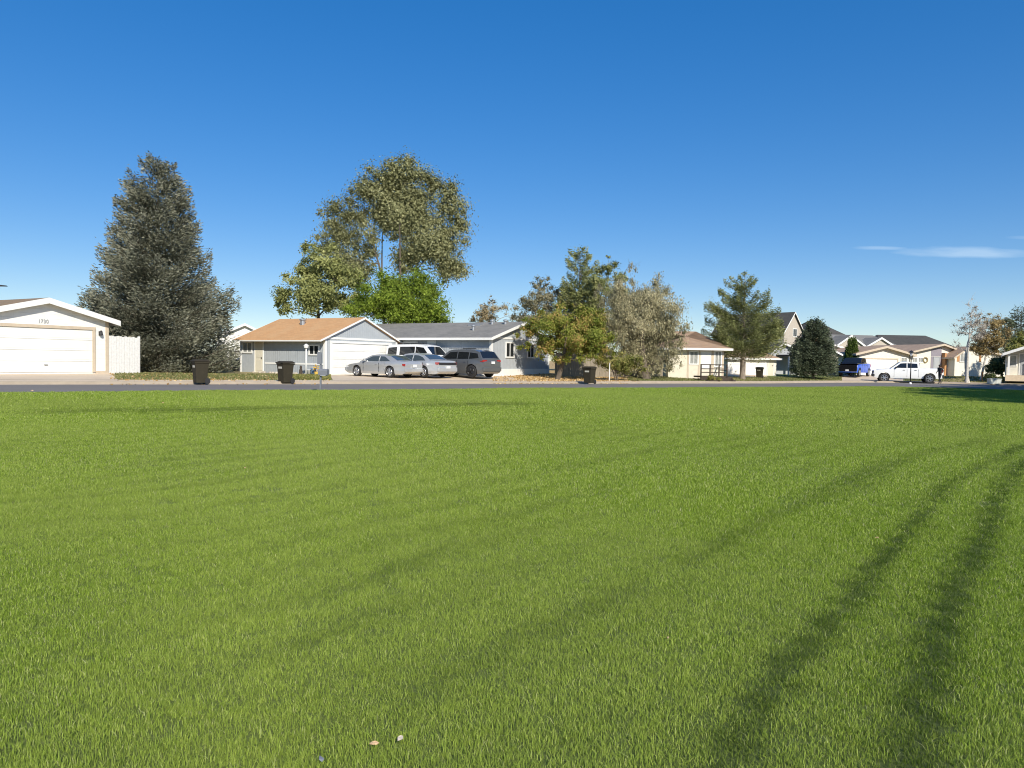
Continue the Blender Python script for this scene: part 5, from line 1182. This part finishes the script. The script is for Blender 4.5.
# ------------------------------------------------------------------ lawn grass (stuff, instanced tufts)
def grassmat():
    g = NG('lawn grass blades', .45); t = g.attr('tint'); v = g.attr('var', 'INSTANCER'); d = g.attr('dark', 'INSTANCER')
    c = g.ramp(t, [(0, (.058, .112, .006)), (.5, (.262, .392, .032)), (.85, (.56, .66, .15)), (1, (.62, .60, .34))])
    c = g.mix(g.math('MULTIPLY', v, .55), c, (.35, .43, .09)); c = g.mix(g.math('MULTIPLY', d, .95), c, (.036, .075, .008))  # last mix paints the tracks' blade shade into the grass colour
    g.color(c); g.b.inputs['Specular IOR Level'].default_value = .12
    tr = g.n('ShaderNodeBsdfTranslucent'); g.link(c, tr.inputs[0]); ms = g.n('ShaderNodeMixShader'); ms.inputs[0].default_value = .3
    g.link(g.b.outputs[0], ms.inputs[1]); g.link(tr.outputs[0], ms.inputs[2]); g.link(ms.outputs[0], g.t.nodes['Material Output'].inputs[0]); return g.m
M['grass'] = grassmat()
def tuft(seed, n, rad, h, w):
    rng = np.random.default_rng(seed); vs = []; fs = []; tint = []
    for k in range(n):
        r_ = rad * math.sqrt(rng.random()); a = rng.uniform(0, 6.283); x, y = r_ * math.cos(a), r_ * math.sin(a)
        hh = h * rng.uniform(.55, 1.15); la = rng.uniform(0, 6.283); ln = hh * abs(rng.normal(.45, .75)); wa = rng.uniform(0, 6.283); ww = w * rng.uniform(.7, 1.2)
        dx, dy = math.cos(wa) * ww / 2, math.sin(wa) * ww / 2; lx, ly = math.cos(la) * ln, math.sin(la) * ln; b = len(vs)
        vs += [(x - dx, y - dy, -.01), (x + dx, y + dy, -.01), (x + lx * .35 + dx * .8, y + ly * .35 + dy * .8, hh * .6), (x + lx * .35 - dx * .8, y + ly * .35 - dy * .8, hh * .6), (x + lx, y + ly, hh)]
        fs += [(b, b + 1, b + 2, b + 3), (b + 3, b + 2, b + 4)]; tv = np.clip(rng.normal(.45, .27), 0, .9) if rng.random() > .025 else 1.0; tint += [tv, tv]
    return mesh_obj('grass_tuft', vs, fs, M['grass'], attr={'tint': ('FACE', tint)}, coll=False)
def grass_field(name, label, tufts, P3, sc, dark, var):
    me = bpy.data.meshes.new(name); me.from_pydata([], [], []); n = len(P3); me.vertices.add(n); me.vertices.foreach_set('co', P3.astype(np.float32).reshape(-1))
    for k, v in (('dark', dark), ('var', var), ('gscale', sc)):
        a = me.attributes.new(k, 'FLOAT', 'POINT'); a.data.foreach_set('value', np.asarray(v, np.float32))
    o = bpy.data.objects.new(name, me); C.objects.link(o); o['kind'] = 'stuff'; o['label'] = label
    ng = bpy.data.node_groups.new(name, 'GeometryNodeTree'); ng.interface.new_socket('Geometry', in_out='INPUT', socket_type='NodeSocketGeometry'); ng.interface.new_socket('Geometry', in_out='OUTPUT', socket_type='NodeSocketGeometry')
    nn = ng.nodes; ll = ng.links; gi = nn.new('NodeGroupInput'); go = nn.new('NodeGroupOutput'); jn = nn.new('GeometryNodeJoinGeometry')
    mp = nn.new('GeometryNodeMeshToPoints'); ll.new(gi.outputs[0], mp.inputs[0])
    iop = nn.new('GeometryNodeInstanceOnPoints'); ll.new(mp.outputs[0], iop.inputs['Points'])
    for tf in tufts:
        oi = nn.new('GeometryNodeObjectInfo'); oi.inputs['Object'].default_value = tf; oi.inputs['As Instance'].default_value = True; ll.new(oi.outputs['Geometry'], jn.inputs[0])
    ll.new(jn.outputs[0], iop.inputs['Instance']); iop.inputs['Pick Instance'].default_value = True
    rv = nn.new('FunctionNodeRandomValue'); rv.data_type = 'FLOAT_VECTOR'; rv.inputs[0].default_value = (-.12, -.12, 0); rv.inputs[1].default_value = (.12, .12, 6.283); ll.new(rv.outputs[0], iop.inputs['Rotation'])
    na = nn.new('GeometryNodeInputNamedAttribute'); na.data_type = 'FLOAT'; na.inputs[0].default_value = 'gscale'; cbn = nn.new('ShaderNodeCombineXYZ'); cbn.inputs[0].default_value = 1; cbn.inputs[1].default_value = 1
    ll.new(na.outputs[0], cbn.inputs[2]); ll.new(cbn.outputs[0], iop.inputs['Scale']); ll.new(iop.outputs[0], go.inputs[0])
    md = o.modifiers.new('scatter', 'NODES'); md.node_group = ng; return o
def lownoise(X, Y, rng, n=24, lo=.15, hi=1.6):
    v = np.zeros(len(X))
    for _ in range(n):
        k = rng.uniform(lo, hi); a = rng.uniform(0, 6.283); v += np.sin(k * (X * math.cos(a) + Y * math.sin(a)) + rng.uniform(0, 6.283)) / (1 + k)
    return v / (np.abs(v).max() + 1e-6)
NL = np.random.default_rng(3)
def field(y0, y1, dens, margin, seed, f0=.01, f1=.01):
    rng = np.random.default_rng(seed); wmax = .72 * y1 + margin; q = 1 / math.sqrt(dens); gx, gy = np.meshgrid(np.arange(-wmax, wmax, q), np.arange(y0, y1, q)); X = gx.ravel(); Y = gy.ravel(); X = X + rng.uniform(-.6, .6, len(X)) * q; Y = Y + rng.uniform(-.6, .6, len(Y)) * q
    ok = (np.abs(X) < .72 * Y + margin) & (Y < Yn(X) - .05) & (rng.random(len(X)) < np.clip((Y - y0) / f0, 0, 1)) & (rng.random(len(X)) < np.clip((y1 - Y) / f1, 0, 1)); X, Y = X[ok], Y[ok]
    P3 = np.stack([X, Y, lawn_z(X, Y)], 1); dk = blade_shade(X, Y)
    vr = np.clip(.35 + .3 * ss(9, 28, Y) + 1.2 * lownoise(X, Y, np.random.default_rng(99)) + .35 * lownoise(X, Y, np.random.default_rng(97), lo=4, hi=14) + rng.normal(0, .26, len(X)), 0, 1)
    sc = (1 - .42 * dk) * (.9 + .25 * lownoise(X, Y, np.random.default_rng(98), lo=.8, hi=4)) * rng.uniform(.72, 1.25, len(X))
    return P3, sc, dk, vr
tA = [tuft(s, 92, .085, .027, .0027) for s in range(4)]; tB = [tuft(10 + s, 84, .14, .030, .0046) for s in range(4)]; tC = [tuft(20 + s, 84, .24, .036, .011) for s in range(4)]
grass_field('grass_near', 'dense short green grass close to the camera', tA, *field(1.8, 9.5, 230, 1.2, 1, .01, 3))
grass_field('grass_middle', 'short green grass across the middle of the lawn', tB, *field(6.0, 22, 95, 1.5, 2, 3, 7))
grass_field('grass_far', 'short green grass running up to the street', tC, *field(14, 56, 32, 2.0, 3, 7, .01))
